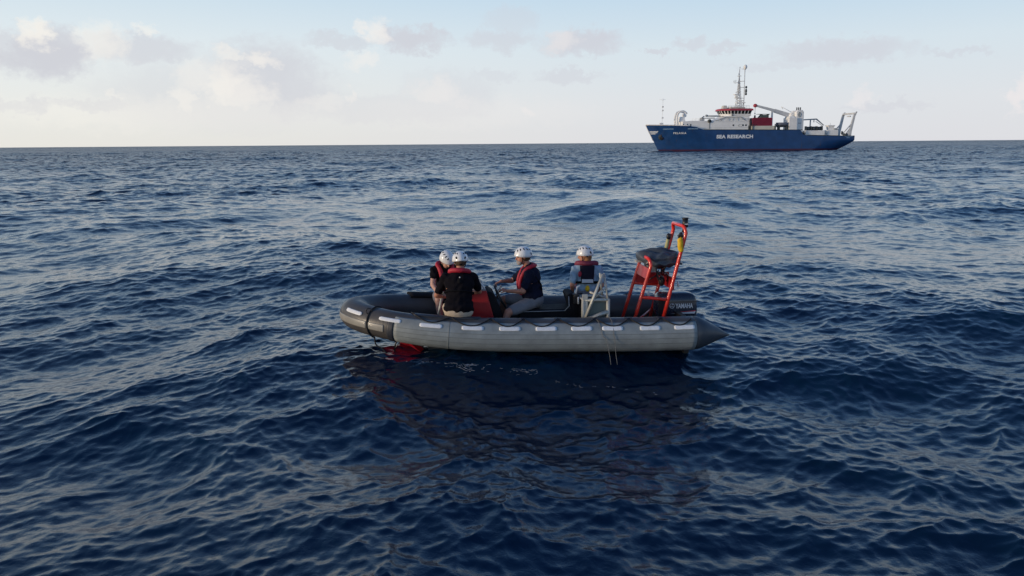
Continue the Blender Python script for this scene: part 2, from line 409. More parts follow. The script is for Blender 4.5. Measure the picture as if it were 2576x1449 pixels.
# decks
mb = MB()
for x0, x1, z in ((1.9, 18.9, 3.3), (18.9, 53.4, 5.5), (53.4, 70.2, 7.0)):
    xs = np.linspace(x0, x1, 14)
    vs = [(x, half(x, z) - .05, z) for x in xs] + [(x, -half(x, z) + .05, z) for x in xs]
    mb.add(vs, [(i, i + 1, 14 + i + 1, 14 + i) for i in range(13)])
mb.build('deck', M_deck, ship)
# capping rail, white at the bow
mb = MB()
for sgn in (1, -1):
    mb.tube([(x, sgn * (half(x, sheer(x)) + .02), sheer(x) + .12) for x in np.linspace(57, 70.55, 16)], .16, 6, mi=0)
mb.tube([(stem_x(z) + .06, 0, z) for z in (3.2, 4, 5, 6, 7, 8.2)], .14, 6)
mb.build('bow_rail', M_white, ship)
mb = MB()
for sgn in (1, -1):
    mb.tube([(x, sgn * (half(x, sheer(x)) + .03), sheer(x) - .02) for x in np.linspace(19.6, 52.4, 14)], .1, 6)
    mb.tube([(x, sgn * (half(x, sheer(x)) + .03), sheer(x) - .02) for x in np.linspace(1.8, 18.2, 10)], .1, 6)
mb.build('fender_rail', M_dark, ship)
def on_hull(name, vs, fs, x0, z0, m, off=.05, up=0.0):
    mb = MB(); out = []
    for a, b, c in vs:
        x = x0 - a; z = z0 + b + up * a; out.append((x, half(x, z) + off, z))
    mb.add(out, fs, smooth=False); return mb.build(name, m, ship)
vs, fs = text_mesh('SEA RESEARCH', 1.52, bold=.07, wide=1.0, spacing=1.06)
wd = max(v[0] for v in vs); vs = [(v[0] * 12.1 / wd, v[1], 0) for v in vs]
on_hull('lettering', vs, fs, 48.1, 3.75, M_mark, off=.06)
vs, fs = text_mesh('PELAGIA', .82, bold=.02, spacing=1.25)
wd = max(v[0] for v in vs); vs = [(v[0] * 4.1 / wd, v[1], 0) for v in vs]
on_hull('lettering', vs, fs, 62.0, 5.25, M_mark, off=.08)
def quadstrip(x0, x1, z, h, n=8):
    vs = []; fs = []
    for i in range(n + 1):
        a = (x0 - x1) * i / n; vs += [(a, 0, 0), (a, h, 0)]
    for i in range(n): fs.append((2 * i, 2 * i + 2, 2 * i + 3, 2 * i + 1))
    return vs, fs
for x0, x1 in ((65.3, 62.0), (57.6, 54.3)):
    vs, fs = quadstrip(x0, x1, 6.8, .22); on_hull('stripe', vs, fs, x0, 6.78, M_mark2, off=.07)
# bow emblem: three white winged bars
for k, (zz, ln) in enumerate(((6.0, 2.6), (5.62, 2.2), (5.24, 1.5))):
    vs, fs = quadstrip(69.3 - .2 * k, 69.3 - .2 * k - ln, zz, .22); on_hull('emblem_bar', vs, fs, 69.35 - .2 * k, zz, M_mark, off=.08)
for zz, ln in ((4.0, 2.9), (3.55, 1.2)):
    vs, fs = quadstrip(5.6, 5.6 - ln, zz, .16); on_hull('stern_lettering', vs, fs, 5.2 if ln > 2 else 4.6, zz, M_mark2, off=.06)
# anchor in its pocket
mb = MB(); ax, az_ = 65.6, 4.3; ay = half(ax, az_)
mb.ell((ax, ay + .0, az_), (.95, .14, 1.05), mi=0)
mb.tube([(ax + .05, ay + .2, az_ + .9), (ax - .05, ay + .3, az_ - .7)], .12, 8, mi=1)
mb.tube([(ax - .7, ay + .25, az_ - .1), (ax - .4, ay + .3, az_ - .65), (ax + .3, ay + .3, az_ - .65), (ax + .65, ay + .25, az_ - .1)], .13, 8, mi=1)
mb.build('anchor', [M_dark, M_rust], ship)
# forecastle house, main deckhouse
mb = MB()
mb.prism([(59.2, 6.6), (59.2, 9.3), (56.2, 9.5), (36.9, 9.35), (36.9, 5.5), (53.5, 5.5)], -4.3, 4.3)
h1 = mb.build('deckhouse', M_white, ship, bevel=.12)
def winds(lst, y, parent, w_, h_, name='window', m=None, frame=True):
    for x, z in lst:
        b = MB(); b.box(x - w_ / 2, x + w_ / 2, y - .05, y + .03, z - h_ / 2, z + h_ / 2); b.build(name, m or M_glass, parent)
for x in (42.3, 39.1, 38.1): winds([(x, 7.95)], 4.31, h1, .5, .55)
mb = MB(); mb.tube([(40.5, 4.33, 7.6), (39.5, 4.33, 7.6), (39.35, 4.33, 7.9), (39.5, 4.33, 8.2), (40.5, 4.33, 8.2), (40.6, 4.33, 7.9), (40.5, 4.33, 7.6)], .06, 6); mb.build('hatch', M_grey, h1)
mb = MB(); mb.box(37.3, 37.0, 4.2, 4.4, 5.7, 7.8); mb.build('door', M_dark, h1)
mb = MB()
for z in (9.1, 7.1): mb.box(37.0, 52.0, 4.3, 4.34, z, z + .05)
mb.build('ledge', M_grey, h1)
# mid level with sloped front and side wings
mb = MB()
mb.prism([(48.6, 9.35), (45.2, 10.9), (44.6, 11.0), (36.9, 11.0), (36.9, 9.35)], -4.0, 4.0)
mb.build('wheelhouse_base', M_white, ship, bevel=.08)
mb = MB()
mb.tube([(48.0, 4.15, 9.5), (45.0, 4.15, 10.6), (39.7, 4.15, 10.6), (38.3, 4.15, 9.5)], .10, 6)
for x in (44, 42.5, 41): mb.tube([(x, 4.15, 9.4), (x, 4.15, 10.6)], .05, 6)
mb.build('stair_rail', M_grey, ship)
# wheelhouse
mb = MB()
B = [(46.0, 0), (45.6, 2.6), (43.2, 4.2), (36.6, 4.2), (36.6, -4.2), (43.2, -4.2), (45.6, -2.6)]
T = [(46.7, 0), (46.2, 2.8), (43.4, 4.6), (36.3, 4.6), (36.3, -4.6), (43.4, -4.6), (46.2, -2.8)]
Lo = [(x - .2, y * .98, 11.0) for x, y in B]; Mi = [(x, y, 11.65) for x, y in B]; Hi = [(x, y, 12.75) for x, y in T]
mb.loft([Lo, Mi, Hi], smooth=False)
bridge = mb.build('wheelhouse', M_white, ship)
def facewin(p0, p1, q0, q1, n, parent):        # windows between lower edge p0-p1 and upper edge q0-q1
    p0, p1, q0, q1 = map(Vector, (p0, p1, q0, q1)); nrm = (p1 - p0).cross(q0 - p0).normalized()
    for i in range(n):
        a, b_ = (i + .16) / n, (i + .84) / n; b = MB()
        P = lambda u, v: p0.lerp(p1, u).lerp(q0.lerp(q1, u), v)
        c = [P(a, .02), P(b_, .02), P(b_, .95), P(a, .95)]
        b.add([v + nrm * .05 for v in c] + [v - nrm * .05 for v in c], [(0, 1, 2, 3), (7, 6, 5, 4), (0, 4, 5, 1), (1, 5, 6, 2), (2, 6, 7, 3), (3, 7, 4, 0)])
        b.build('window', M_glass, parent)
facewin(Mi[2], Mi[3], Hi[2], Hi[3], 6, bridge); facewin(Mi[1], Mi[2], Hi[1], Hi[2], 3, bridge); facewin(Mi[0], Mi[1], Hi[0], Hi[1], 2, bridge); facewin(Mi[6], Mi[0], Hi[6], Hi[0], 2, bridge)
facewin(Mi[3], Mi[4], Hi[3], Hi[4], 6, bridge)
mb = MB(); mb.box(42.9, 42.5, 4.25, 4.33, 11.05, 11.5); mb.build('vent', M_dark, bridge)
mb = MB()
R0 = [(x * 1.0 + (.45 if x > 40 else -.35), y * 1.1, 12.72) for x, y in T]; R1 = [(x + (.25 if x > 40 else -.2), y * 1.05, 13.25) for x, y in T]; R2 = [(x - (.5 if x > 40 else -.5), y * .88, 13.42) for x, y in T]
mb.loft([R0, R1, R2], smooth=False)
rf = mb.build('roof', M_red, bridge)
mb = MB(); mb.box(38, 43, -2.5, 2.5, 13.4, 13.9); mb.box(43.6, 45.2, -1.2, 1.4, 13.35, 14.5, taper=(43.8, 44.9, -1, 1)); mb.build('roof_locker', M_cream, rf, bevel=.1)
# rails on the roof
for y in (-3.6, 3.6):
    mb = MB(); mb.tube([(37, y, 14.3), (44, y, 14.3)], .035, 5); mb.tube([(37, y, 13.85), (44, y, 13.85)], .03, 5)
    for x in range(37, 45): mb.tube([(x, y, 13.35), (x, y, 14.3)], .03, 5)
    mb.build('roof_rail', M_grey, bridge)
# main mast: lattice tower and tall pole
mb = MB()
for sx in (-.9, .9):
    for sy in (-.9, .9): mb.tube([(39.6 + sx, sy, 13.3), (39.7 + sx * .35, sy * .4, 20.5), (39.7 + sx * .1, sy * .1, 24)], .08, 6)
for k in range(9):
    z = 14 + k * .85; r = .9 - (z - 13.3) * .08
    for sy in (-1, 1): mb.tube([(39.6 - r, sy * r, z), (39.6 + r, sy * r, z + .85)], .06, 5); mb.tube([(39.6 + r, sy * r, z), (39.6 - r, sy * r, z + .85)], .05, 5)
mb.tube([(39.7, 0, 18), (39.7, 0, 26.3)], .13, 8)
mast = mb.build('mast', M_pale, ship)
mb = MB(); mb.tube([(38.0, .6, 13.4), (38.1, .6, 26.3)], .13, 8); mb.tube([(38.0, .6, 15.4), (39.0, .6, 13.4)], .1, 6); mb.build('mast_pole', M_pale, mast)
for z, a, b_ in ((21.9, 39.8, 41.6), (24.1, 39.1, 40.4), (22.4, 38.1, 39.7), (20.4, 38.0, 39.6), (16.9, 37.9, 41.2), (18.9, 39.5, 40.9)):
    mb = MB(); mb.tube([(a, .3, z), (b_, .3, z)], .07, 6); mb.tube([(.5 * (a + b_), -1.6, z), (.5 * (a + b_), 1.6, z)], .07, 6); mb.build('crossarm', M_pale, mast)
mb = MB(); mb.box(37.6, 40.6, -1.0, 1.2, 15.3, 15.55); mb.box(39.6, 41.0, -.9, .9, 17.0, 17.2); mb.build('mast_platform', M_white, mast)
mb = MB(); mb.box(40.2, 41.2, -1.2, 1.2, 18.0, 18.25); mb.tube([(40.7, 0, 17.3), (40.7, 0, 18.1)], .2, 8); mb.build('radar', M_white, mast); mb = MB(); mb.box(38.3, 39.5, -1.5, 1.0, 15.9, 16.2); mb.build('radar', M_white, mast)
mb = MB(); mb.ell((38.0, .6, 27.0), (.62, .62, .75)); mb.tube([(38.3, .6, 26.35), (39.3, .6, 26.35)], .08, 6); mb.tube([(38.1, .6, 26.1), (38.1, .6, 26.6)], .35, 10); mb.build('antenna_dome', M_white, mast)
for z, h in ((20.4, .42), (19.2, .75), (18.2, .42)):
    mb = MB(); mb.ell((37.55, 1.0, z), (.36, .36, h)); mb.build('day_shape', M_dark, mast)
for x, z in ((40.9, 22.0), (40.0, 24.2), (39.7, 26.3), (41.5, 21.9)):
    mb = MB(); mb.tube([(x, .3, z), (x, .3, z + .9)], .04, 5); mb.ell((x, .3, z + .5), (.14, .14, .2)); mb.build('whip_aerial', M_grey, mast)
# foremast
mb = MB(); mb.tube([(65.2, 0, 7), (65.0, 0, 17.0)], .045, 6); mb.tube([(64.2, 0, 16.6), (66.2, 0, 16.6)], .04, 5); mb.tube([(65.0, -1, 16.4), (65.0, 1, 16.4)], .04, 5)
for z in (10.4, 12.8, 14): mb.box(64.75, 65.3, -.2, .2, z, z + .5)
mb.box(64.8, 66.0, -.5, .5, 7.9, 9.0)
mb.build('foremast', M_white, ship)
# foredeck gantry (pale, rounded) and fore crane
mb = MB(); pts = crom([(60.4, 1.6, 7), (60.5, 1.6, 10.5), (59.9, 1.6, 12.3), (58.4, 1.6, 12.7), (57.2, 1.6, 11.9)], 5)
mb.tube(pts, .30, 8); mb.tube([(p[0], -1.6, p[2]) for p in pts], .30, 8); mb.tube([(59.2, -1.6, 12.6), (59.2, 1.6, 12.6)], .22, 8)
mb.box(57.6, 59.8, -1.4, 1.4, 9.3, 10.9, taper=(57.9, 59.4, -1.2, 1.2)); mb.ell((57.8, 0, 11.3), (.8, 1.0, .6))
mb.build('foredeck_gantry', M_white, ship)
mb = MB(); mb.box(51.6, 53.0, 1.6, 3.0, 9.2, 10.2); mb.tube([(52.8, 2.4, 10.2), (51.6, 2.4, 11.0)], .2, 8)
mb.tube([(51.0, 2.6, 11.05), (46.3, 2.6, 11.0)], .24, 8); mb.tube([(53.0, 2.2, 10.35), (48.0, 2.2, 10.4)], .14, 8); mb.ell((50.9, 2.6, 11.15), (.5, .35, .4))
fc = mb.build('fore_crane', M_grey, ship)
mb = MB(); mb.tube([(50.3, 4.15, 9.4), (50.3, 4.6, 9.4)], .6, 14); mb.tube([(50.3, 4.4, 8.9), (50.3, 4.4, 6.8)], .05, 5); mb.build('winch_drum', M_dark, ship)
mb = MB(); mb.tube([(48.6, 4.2, 9.6), (46.6, 4.2, 9.9), (45.8, 4.2, 9.0), (47.6, 4.2, 8.8), (48.6, 4.2, 9.2)], .08, 6); mb.build('stair', M_grey, ship)
for x in (58.9, 57.6, 56.5):
    mb = MB(); mb.tube([(x, 4.2, 7.0), (x, 4.2, 8.5)], .2, 8); mb.build('bollard', M_dark, ship)
# rails along the low house roof
mb = MB()
for z in (9.75, 10.15): mb.tube([(37, 4.25, z), (56, 4.25, z)], .03, 5)
for x in range(37, 57): mb.tube([(x, 4.25, 9.3), (x, 4.25, 10.15)], .03, 5)
mb.build('deck_rail', M_white, ship)
# container platform
mb = MB(); mb.box(28.2, 36.3, -4.8, 4.9, 6.3, 7.7); mb.build('container_platform', M_cream, ship, bevel=.05)
for x in (28.6, 36.0):
    mb = MB(); mb.box(x - .15, x + .15, 4.95, 5.1, 5.6, 8.3); mb.build('support_post', M_dark, ship)
mb = MB(); mb.tube([(36.6, 4.6, 5.6), (36.6, 4.6, 10), (36.95, 4.6, 10), (36.95, 4.6, 5.6)], .1, 6); mb.build('ladder', M_dark, ship)
# main crane
mb = MB(); mb.box(20.9, 23.7, -1.4, 4.1, 5.5, 10.3); mb.box(21.3, 23.4, -1, 3.4, 10.3, 10.75); mb.build('crane_house', M_white, ship, bevel=.12)
mb = MB(); mb.tube([(22.2, 1.2, 10.6), (22.0, 1.2, 11.8)], 1.0, 14); mb.box(20.9, 22.5, .3, 2.0, 11.0, 12.6, taper=(21.1, 21.7, .5, 1.8)); crane = mb.build('crane', M_white, ship, bevel=.06)
mb = MB()
def beam(mb, a, b, wa, ha, wb, hb):
    a, b = Vector(a), Vector(b); d = (b - a).normalized(); n = Vector((-d.z, 0, d.x)); yv = Vector((0, 1, 0))
    mb.loft([[a + yv * sy * wa / 2 + n * sz * ha / 2 for sy, sz in ((-1, -1), (1, -1), (1, 1), (-1, 1))], [b + yv * sy * wb / 2 + n * sz * hb / 2 for sy, sz in ((-1, -1), (1, -1), (1, 1), (-1, 1))]], smooth=False)
beam(mb, (22.0, 1.2, 10.9), (27.8, 1.2, 12.7), 1.1, 1.35, .95, 1.15); beam(mb, (27.8, 1.2, 12.75), (34.0, 1.2, 14.4), .75, .85, .6, .6)
mb.build('boom', M_pale, crane)
mb = MB(); mb.ell((34.3, 1.2, 14.4), (.72, .5, .62)); mb.tube([(34.3, 1.2, 14.4), (34.3, 1.2, 13.2)], .08, 6); mb.build('boom_head', M_red, crane)
mb = MB(); mb.tube([(34.3, 1.2, 13.2), (34.3, 1.2, 11.9)], .06, 6); mb.ell((34.3, 1.2, 11.8), (.18, .18, .3)); mb.build('hook', M_grey, crane)
mb = MB(); mb.tube([(21.8, .6, 12.2), (25.3, .6, 14.0)], .09, 6); mb.tube([(25.3, .6, 14.0), (24.8, .6, 13.3)], .09, 6); mb.build('hydraulic_arm', M_white, crane)
mb = MB(); mb.box(28.3, 28.75, .9, 1.5, 7.7, 12.6); mb.build('boom_rest', M_white, ship)
# funnel
mb = MB(); mb.prism([(18.5, 5.5), (21.0, 5.5), (21.1, 12.2), (20.6, 12.8), (19.1, 12.8), (18.6, 12.2)], .3, 3.4); fun = mb.build('funnel', M_white, ship, bevel=.15)
for x in (19.3, 19.9, 20.5):
    mb = MB(); mb.tube([(x, 1.8, 12.6), (x, 1.8, 13.7)], .2, 10); mb.build('exhaust_pipe', M_dark, fun)
mb = MB(); mb.tube([(20.1 + .42 * math.cos(a), 3.42, 11.3 + .75 * math.sin(a)) for a in np.linspace(0, 2 * math.pi, 17)], .13, 6); mb.box(19.95, 20.25, 3.38, 3.46, 10.9, 11.8); mb.build('emblem', M_grey, fun)
mb = MB(); mb.box(19.4, 20.4, 3.38, 3.45, 8.4, 8.6); mb.build('vent', M_grey, fun)
# aft working deck: box with blue-white side, winch drums, small crane, control cabin, gantry
mb = MB(); mb.box(11.7, 18.1, .5, 4.5, 4.5, 6.1); mb.build('deck_locker', M_white, ship, bevel=.08)
mb = MB()
for x, r in ((16.6, .62), (14.6, .66), (12.9, .6)): mb.tube([(x - .7, 2.4, 6.75), (x + .7, 2.4, 6.75)], r, 14)
for x in (17.4, 15.7, 13.8, 12.1): mb.box(x - .1, x + .1, 1.6, 3.2, 6.1, 7.5)
mb.build('winch', M_dark, ship)
mb = MB(); mb.tube([(15.4, 1, 5.5), (15.4, 1, 9.6)], .22, 8); beam(mb, (18.6, 1, 9.6), (13.4, 1, 9.85), .4, .38, .4, .42); beam(mb, (13.4, 1, 9.85), (10.8, 1, 7.8), .35, .4, .3, .25)
mb.tube([(13.6, 1, 9.1), (11.2, 1, 7.6)], .09, 6); mb.tube([(14.2, 1, 9.7), (14.2, 1, 8.8)], .14, 6); mb.tube([(11.2, 1, 7.7), (11.1, 1, 6.2)], .14, 6)
mb.build('aft_crane', M_grey, ship)
mb = MB(); mb.box(6.9, 10.5, .2, 3.8, 3.4, 6.2); mb.build('aft_house', M_white, ship, bevel=.06)
mb = MB(); mb.loft([[(8.1, .8, 6.2), (9.6, .8, 6.2), (9.6, 2.6, 6.2), (8.1, 2.6, 6.2)], [(7.9, .6, 7.5), (9.9, .6, 7.5), (9.9, 2.9, 7.5), (7.9, 2.9, 7.5)]], smooth=False); mb.box(7.7, 10.1, .5, 3.0, 7.5, 7.8); mb.tube([(8.9, 1.7, 7.8), (8.9, 1.7, 8.5)], .1, 6); mb.build('control_cabin', M_white, ship)
mb = MB(); mb.box(7.1, 8.2, 3.0, 3.7, 6.2, 6.8); mb.build('gear_box', M_grey, ship)
mb = MB()
for y, dx in ((4.4, 0), (-4.4, 0)):
    beam(mb, (3.5, y, 4.2), (2.05, y, 11.4), .8, .85, .7, .6); mb.tube([(6.0, y, 4.6), (3.0, y, 8.0)], .2, 8); mb.tube([(5.2, y, 4.3), (3.4, y, 6.6)], .14, 8)
    mb.prism([(2.9, 4.2), (4.6, 4.2), (3.4, 6.4), (2.7, 6.4)], y - .3, y + .3)
    beam(mb, (2.2, y, 10.7), (1.5, y * 1.04, 12.1), .7, .6, .5, .35)
mb.box(1.75, 2.35, -4.4, 4.4, 11.25, 11.8)
mb.box(1.8, 2.3, -1.0, 1.2, 10.5, 10.9)
mb.build('stern_gantry', M_pale, ship)
mb = MB(); mb.tube([(5.3, 3.9, 4.3), (4.0, 4.2, 4.4)], .75, 12); mb.ell((5.9, 4.4, 5.2), (.35, .3, .7)); mb.build('net_drum', M_dark, ship)
# loose things standing on the ship's deck
t = thing('shipping_container', 'dark red steel shipping container on the deck of the blue ship behind the bridge', 'container', (32.7, 2, 7.72), SHIP)
mb = MB(); mb.box(29.6, 35.9, .2, 4.6, 7.72, 10.3); mb.build('body', M_cont, t, bevel=.05)
mb = MB()
for k in range(24):
    x = 29.9 + k * .25; mb.box(x, x + .12, 4.6, 4.66, 7.95, 10.1)
mb.build('corrugation', M_cont, t)
mb = MB(); mb.box(29.55, 29.7, 4.5, 4.72, 7.75, 10.35); mb.box(35.8, 35.95, 4.5, 4.72, 7.75, 10.35); mb.box(29.55, 35.95, 4.6, 4.7, 10.2, 10.35); mb.box(29.55, 35.95, 4.6, 4.7, 7.73, 7.9); mb.build('corner_frame', M_cont, t)
t = thing('winch_unit', 'dark green machinery unit lying on top of the red container', 'machinery', (32.2, 2, 10.36), SHIP)
mb = MB(); mb.box(30.3, 33.4, .8, 3.4, 10.37, 11.3, taper=(30.3, 32.6, .8, 3.4)); mb.build('housing', mat('machine_green', (.07, .10, .09), .6, vscale=2), t, bevel=.08)
mb = MB(); mb.box(30.0, 33.8, .7, 3.5, 11.5, 11.6); mb.box(30.1, 30.25, .8, 3.4, 11.3, 11.5); mb.box(32.4, 32.55, .8, 3.4, 10.9, 11.5); mb.build('cover', M_dark, t)
mb = MB(); mb.tube([(34.6, 2.2, 10.37), (34.6, 2.2, 11.2)], .3, 10); mb.build('vent_pipe', M_dark, t)
t = thing('tender_boat', 'slate grey covered work boat in its cradle between the red container and the funnel', 'boat', (25.6, 3, 7.2), SHIP)
mb = MB(); mb.loft([[(x, 3 + sy * w_, z) for sy, w_, z in ((-1, w1, 8.75), (-1, w1 * .96, 7.9), (0, .1, 7.35), (1, w1 * .96, 7.9), (1, w1, 8.75))] for x, w1 in ((23.7, 1.0), (24.5, 1.25), (26, 1.3), (27, 1.0), (27.6, .3))], closed=True); mb.build('hull', M_tarp, t)
mb = MB(); mb.box(24, 24.3, 1.9, 4.1, 5.5, 7.8); mb.box(26.6, 26.9, 1.9, 4.1, 5.5, 7.8); mb.box(23.5, 27.8, 4.0, 4.2, 7.2, 7.4); mb.build('cradle', M_dark, t)

# ================================================================== INFLATABLE DINGHY (x forward, y to port = towards the camera, z up)
K_char = mat('fabric_charcoal', (.078, .073, .070), .42, var=.22, vscale=3.5, bump=.25, bscale=25)
K_inner = mat('fabric_charcoal_inner', (.030, .034, .045), .5, var=.2, vscale=3.5, bump=.25, bscale=25)
K_grey = mat('fabric_light_grey', (.265, .295, .30), .5, var=.20, vscale=4.5, bump=.2, bscale=18)
K_seam = mat('seam_grey', (.19, .21, .21), .6, var=.1)
K_strake = mat('rubbing_strip_grey', (.30, .29, .26), .35, var=.12, vscale=4)
K_patch = mat('reflective_patch', (.86, .88, .90), .4, var=.10, vscale=14)
K_rope = mat('rope_black', (.014, .014, .018), .8, var=.2)
K_cord = mat('cord_pale', (.20, .20, .20), .8, var=.2)
K_red = mat('frame_red', (.78, .036, .020), .32, var=.10, vscale=5, coat=.3)
K_redp = mat('panel_red', (.42, .014, .018), .4, var=.12, vscale=4)
K_hull = mat('hull_red', (.46, .008, .022), .35, var=.1)
K_black = mat('black_vinyl', (.010, .010, .013), .75, spec=.2, var=.2, vscale=5, bump=.3, bscale=12)
K_blackm = mat('black_metal', (.016, .016, .018), .35, var=.1)
K_pipe = mat('piping_grey', (.28, .29, .31), .5)
K_deck = mat('deck_grey', (.09, .095, .10), .75, vscale=6)
K_alu = mat('aluminium', (.50, .50, .46), .45, metal=.2, var=.2, vscale=8)
K_cowl = mat('cowling_navy', (.018, .022, .040), .28, var=.08, vscale=3, coat=.3)
K_yel = mat('yellow_pouch', (.78, .48, .01), .6, var=.08)
K_yel2 = mat('pale_yellow_pouch', (.44, .42, .20), .7, var=.1)
K_gfab = mat('cushion_slate', (.050, .062, .080), .40, var=.35, vscale=5, bump=.5, bscale=9)
K_white = mat('white_plastic', (.78, .79, .80), .35, var=.04)

CTRL = [(-.02, .85, .245, .238), (.7, .85, .25, .238), (1.4, .85, .268, .236), (2.4, .85, .295, .232), (3.1, .845, .328, .225), (3.6, .81, .370, .216), (4.0, .725, .412, .207), (4.3, .59, .448, .203), (4.57, .38, .478, .205), (4.73, .15, .498, .210), (4.765, 0, .502, .212)]
full = CTRL + [(a, -b, c, d) for a, b, c, d in CTRL[-2::-1]]
PATH = crom(full, 8)                                       # x, y, z, radius
acc = [0.0]
for a, b in zip(PATH, PATH[1:]): acc.append(acc[-1] + math.dist(a[:3], b[:3]))
def at(s):
    s = min(max(s, 0), acc[-1] - 1e-6)
    i = max(j for j in range(len(acc)) if acc[j] <= s); i = min(i, len(PATH) - 2)
    t = (s - acc[i]) / (acc[i + 1] - acc[i]); p = [lerp(PATH[i][k], PATH[i + 1][k], t) for k in range(4)]
    e = .08; 
    def pos(q):
        q = min(max(q, 0), acc[-1] - 1e-6); j = min(max(n for n in range(len(acc)) if acc[n] <= q), len(PATH) - 2); u = (q - acc[j]) / (acc[j + 1] - acc[j])
        return Vector([lerp(PATH[j][k], PATH[j + 1][k], u) for k in range(3)])
    d = (pos(s + e) - pos(s - e)).normalized(); up = Vector((0, 0, 1)); n = d.cross(up).normalized() * -1
    up2 = (up - d * up.dot(d)).normalized()
    return Vector(p[:3]), p[3], d, n, up2                   # n points outboard
def S_of_x(x):                                             # arc length on the near side for a given x
    for i in range(len(PATH) - 1):
        if PATH[i][0] <= x <= PATH[i + 1][0]: return lerp(acc[i], acc[i + 1], (x - PATH[i][0]) / (PATH[i + 1][0] - PATH[i][0]))
    return acc[len(PATH) // 2]
def tp(s, ph, off=0.0):                                    # point on the tube: ph = degrees above outboard horizontal
    c, r, d, n, up = at(s); a = R(ph); return c + (n * math.cos(a) + up * math.sin(a)) * (r + off)
probe = tp(S_of_x(1.0), 0); assert probe.y > .9, probe

boat = thing('inflatable_boat', 'grey rigid inflatable boat with red frame carrying four people in white helmets', 'boat', (2.0, 0, 0), BOAT)
NSEG = 150; RS = 32
mb = MB(); mb.loft([[tp(acc[-1] * i / NSEG, 360 * j / RS) for j in range(RS)] for i in range(NSEG + 1)]); tube = mb.build('tube', K_char, boat)
def skin(s0, s1, p0, p1, off, name, m, parent, ns=40, np_=12, thick=.006, corner=0.0):
    mb = MB(); rings = []
    for i in range(ns + 1):
        u = i / ns; e = 0.0
        if corner > 0:
            dist = min(u, 1 - u) * (s1 - s0)
            if dist < corner: e = (1 - math.sqrt(max(0, 1 - (1 - dist / corner) ** 2))) * corner / .23 * 57.3
        a, b = p0 + e, p1 - e
        ring = [tp(lerp(s0, s1, u), lerp(a, b, j / np_), off) for j in range(np_ + 1)] + [tp(lerp(s0, s1, u), lerp(b, a, j / np_), off - thick) for j in range(np_ + 1)]
        rings.append(ring)
    mb.loft(rings); return mb.build(name, m, parent)
sj = S_of_x(4.12)
panel = skin(.02, sj, -80, 55, .004, 'side_panel', K_grey, boat, ns=70, np_=20)
skin(acc[-1] - sj, acc[-1] - .02, -80, 55, .004, 'side_panel', K_grey, boat, ns=50, np_=16)
for ph in (12, -4, -22, -42):
    skin(.03, sj - .02, ph, ph + 1.6, .0065, 'seam', K_seam, panel, ns=60, np_=2, thick=.004)
for s in (S_of_x(3.42),):
    skin(s, s + .012, -80, 55, .006, 'seam', K_seam, panel, ns=2, np_=16, thick=.004)
skin(sj - .01, sj + .075, -85, 42, .009, 'joint_band', K_inner, boat, ns=4, np_=20)
for a, b in ((sj + .12, sj + .345), (sj + .375, acc[-1] / 2)):
    skin(a, b, -16, 12, .007, 'rubbing_strip', K_strake, boat, ns=24, np_=8, thick=.009)
skin(acc[-1] / 2, acc[-1] - sj - .1, -16, 12, .007, 'rubbing_strip', K_strake, boat, ns=24, np_=8, thick=.009)
# the dark grippy top of the tubes
# reflective patches: x of the middle along the near tube
for xm in (-99, 4.17, 3.66, 3.12, 2.62, 2.12, 1.63, 1.20, .67, .18):
    s = S_of_x(xm) if xm > -50 else sj + .62; ph = 30 if xm > -50 and xm < 3.9 else 33
    skin(s - .145, s + .145, ph - 5, ph + 10, .011, 'reflective_patch', K_patch, boat, ns=12, np_=4, thick=.006, corner=.012)
    skin(acc[-1] - s - .145, acc[-1] - s + .145, ph - 5, ph + 10, .011, 'reflective_patch', K_patch, boat, ns=8, np_=3, thick=.006)
# stern cones
for side in (0, 1):
    c, r, d, n, up = at(0 if side == 0 else acc[-1]); back = Vector((-1, 0, 0)); rings = []
    for i, (l, q, dz) in enumerate(((-.02, 1.004, 0), (.0, 1.004, 0), (.06, .97, 0), (.16, .80, -.005), (.28, .55, -.015), (.40, .29, -.03), (.50, .085, -.045), (.53, .03, -.05), (.535, .004, -.05))):
        rings.append([c + back * l + Vector((0, 0, dz)) + (Vector((0, 1, 0)) * math.cos(a) + Vector((0, 0, 1)) * math.sin(a)) * r * q for a in [2 * math.pi * k / 28 for k in range(28)]])
    mb = MB(); mb.loft(rings); mb.build('stern_cone', mat('cone_slate', (.055, .066, .082), .45, var=.12, vscale=4), boat)
# lifeline in scallops, with pads where it is fixed
anch = [3.98, 3.42, 2.87, 2.42, 1.94, 1.42, .94, .48, .02]
for side in (0, 1):
    pts = []
    for a, b in zip(anch, anch[1:]):
        for k in range(12):
            u = k / 12; x = lerp(a, b, u); sag = math.sin(math.pi * u) ** .8; s = S_of_x(x)
            if side: s = acc[-1] - s
            hi = 78 if a < 3.9 else 108 - 25 * u
            pts.append(tp(s, hi - 38 * sag * (1.0 if a < 3.9 else 1.3), .012))
    mb = MB(); mb.tube(pts, .009, 6); mb.build('lifeline', K_rope, boat)
    for x in anch[1:-1]:
        s = S_of_x(x); s = acc[-1] - s if side else s
        skin(s - .05, s + .05, 68, 90, .008, 'rope_patch', K_inner, boat, ns=4, np_=4, thick=.005)
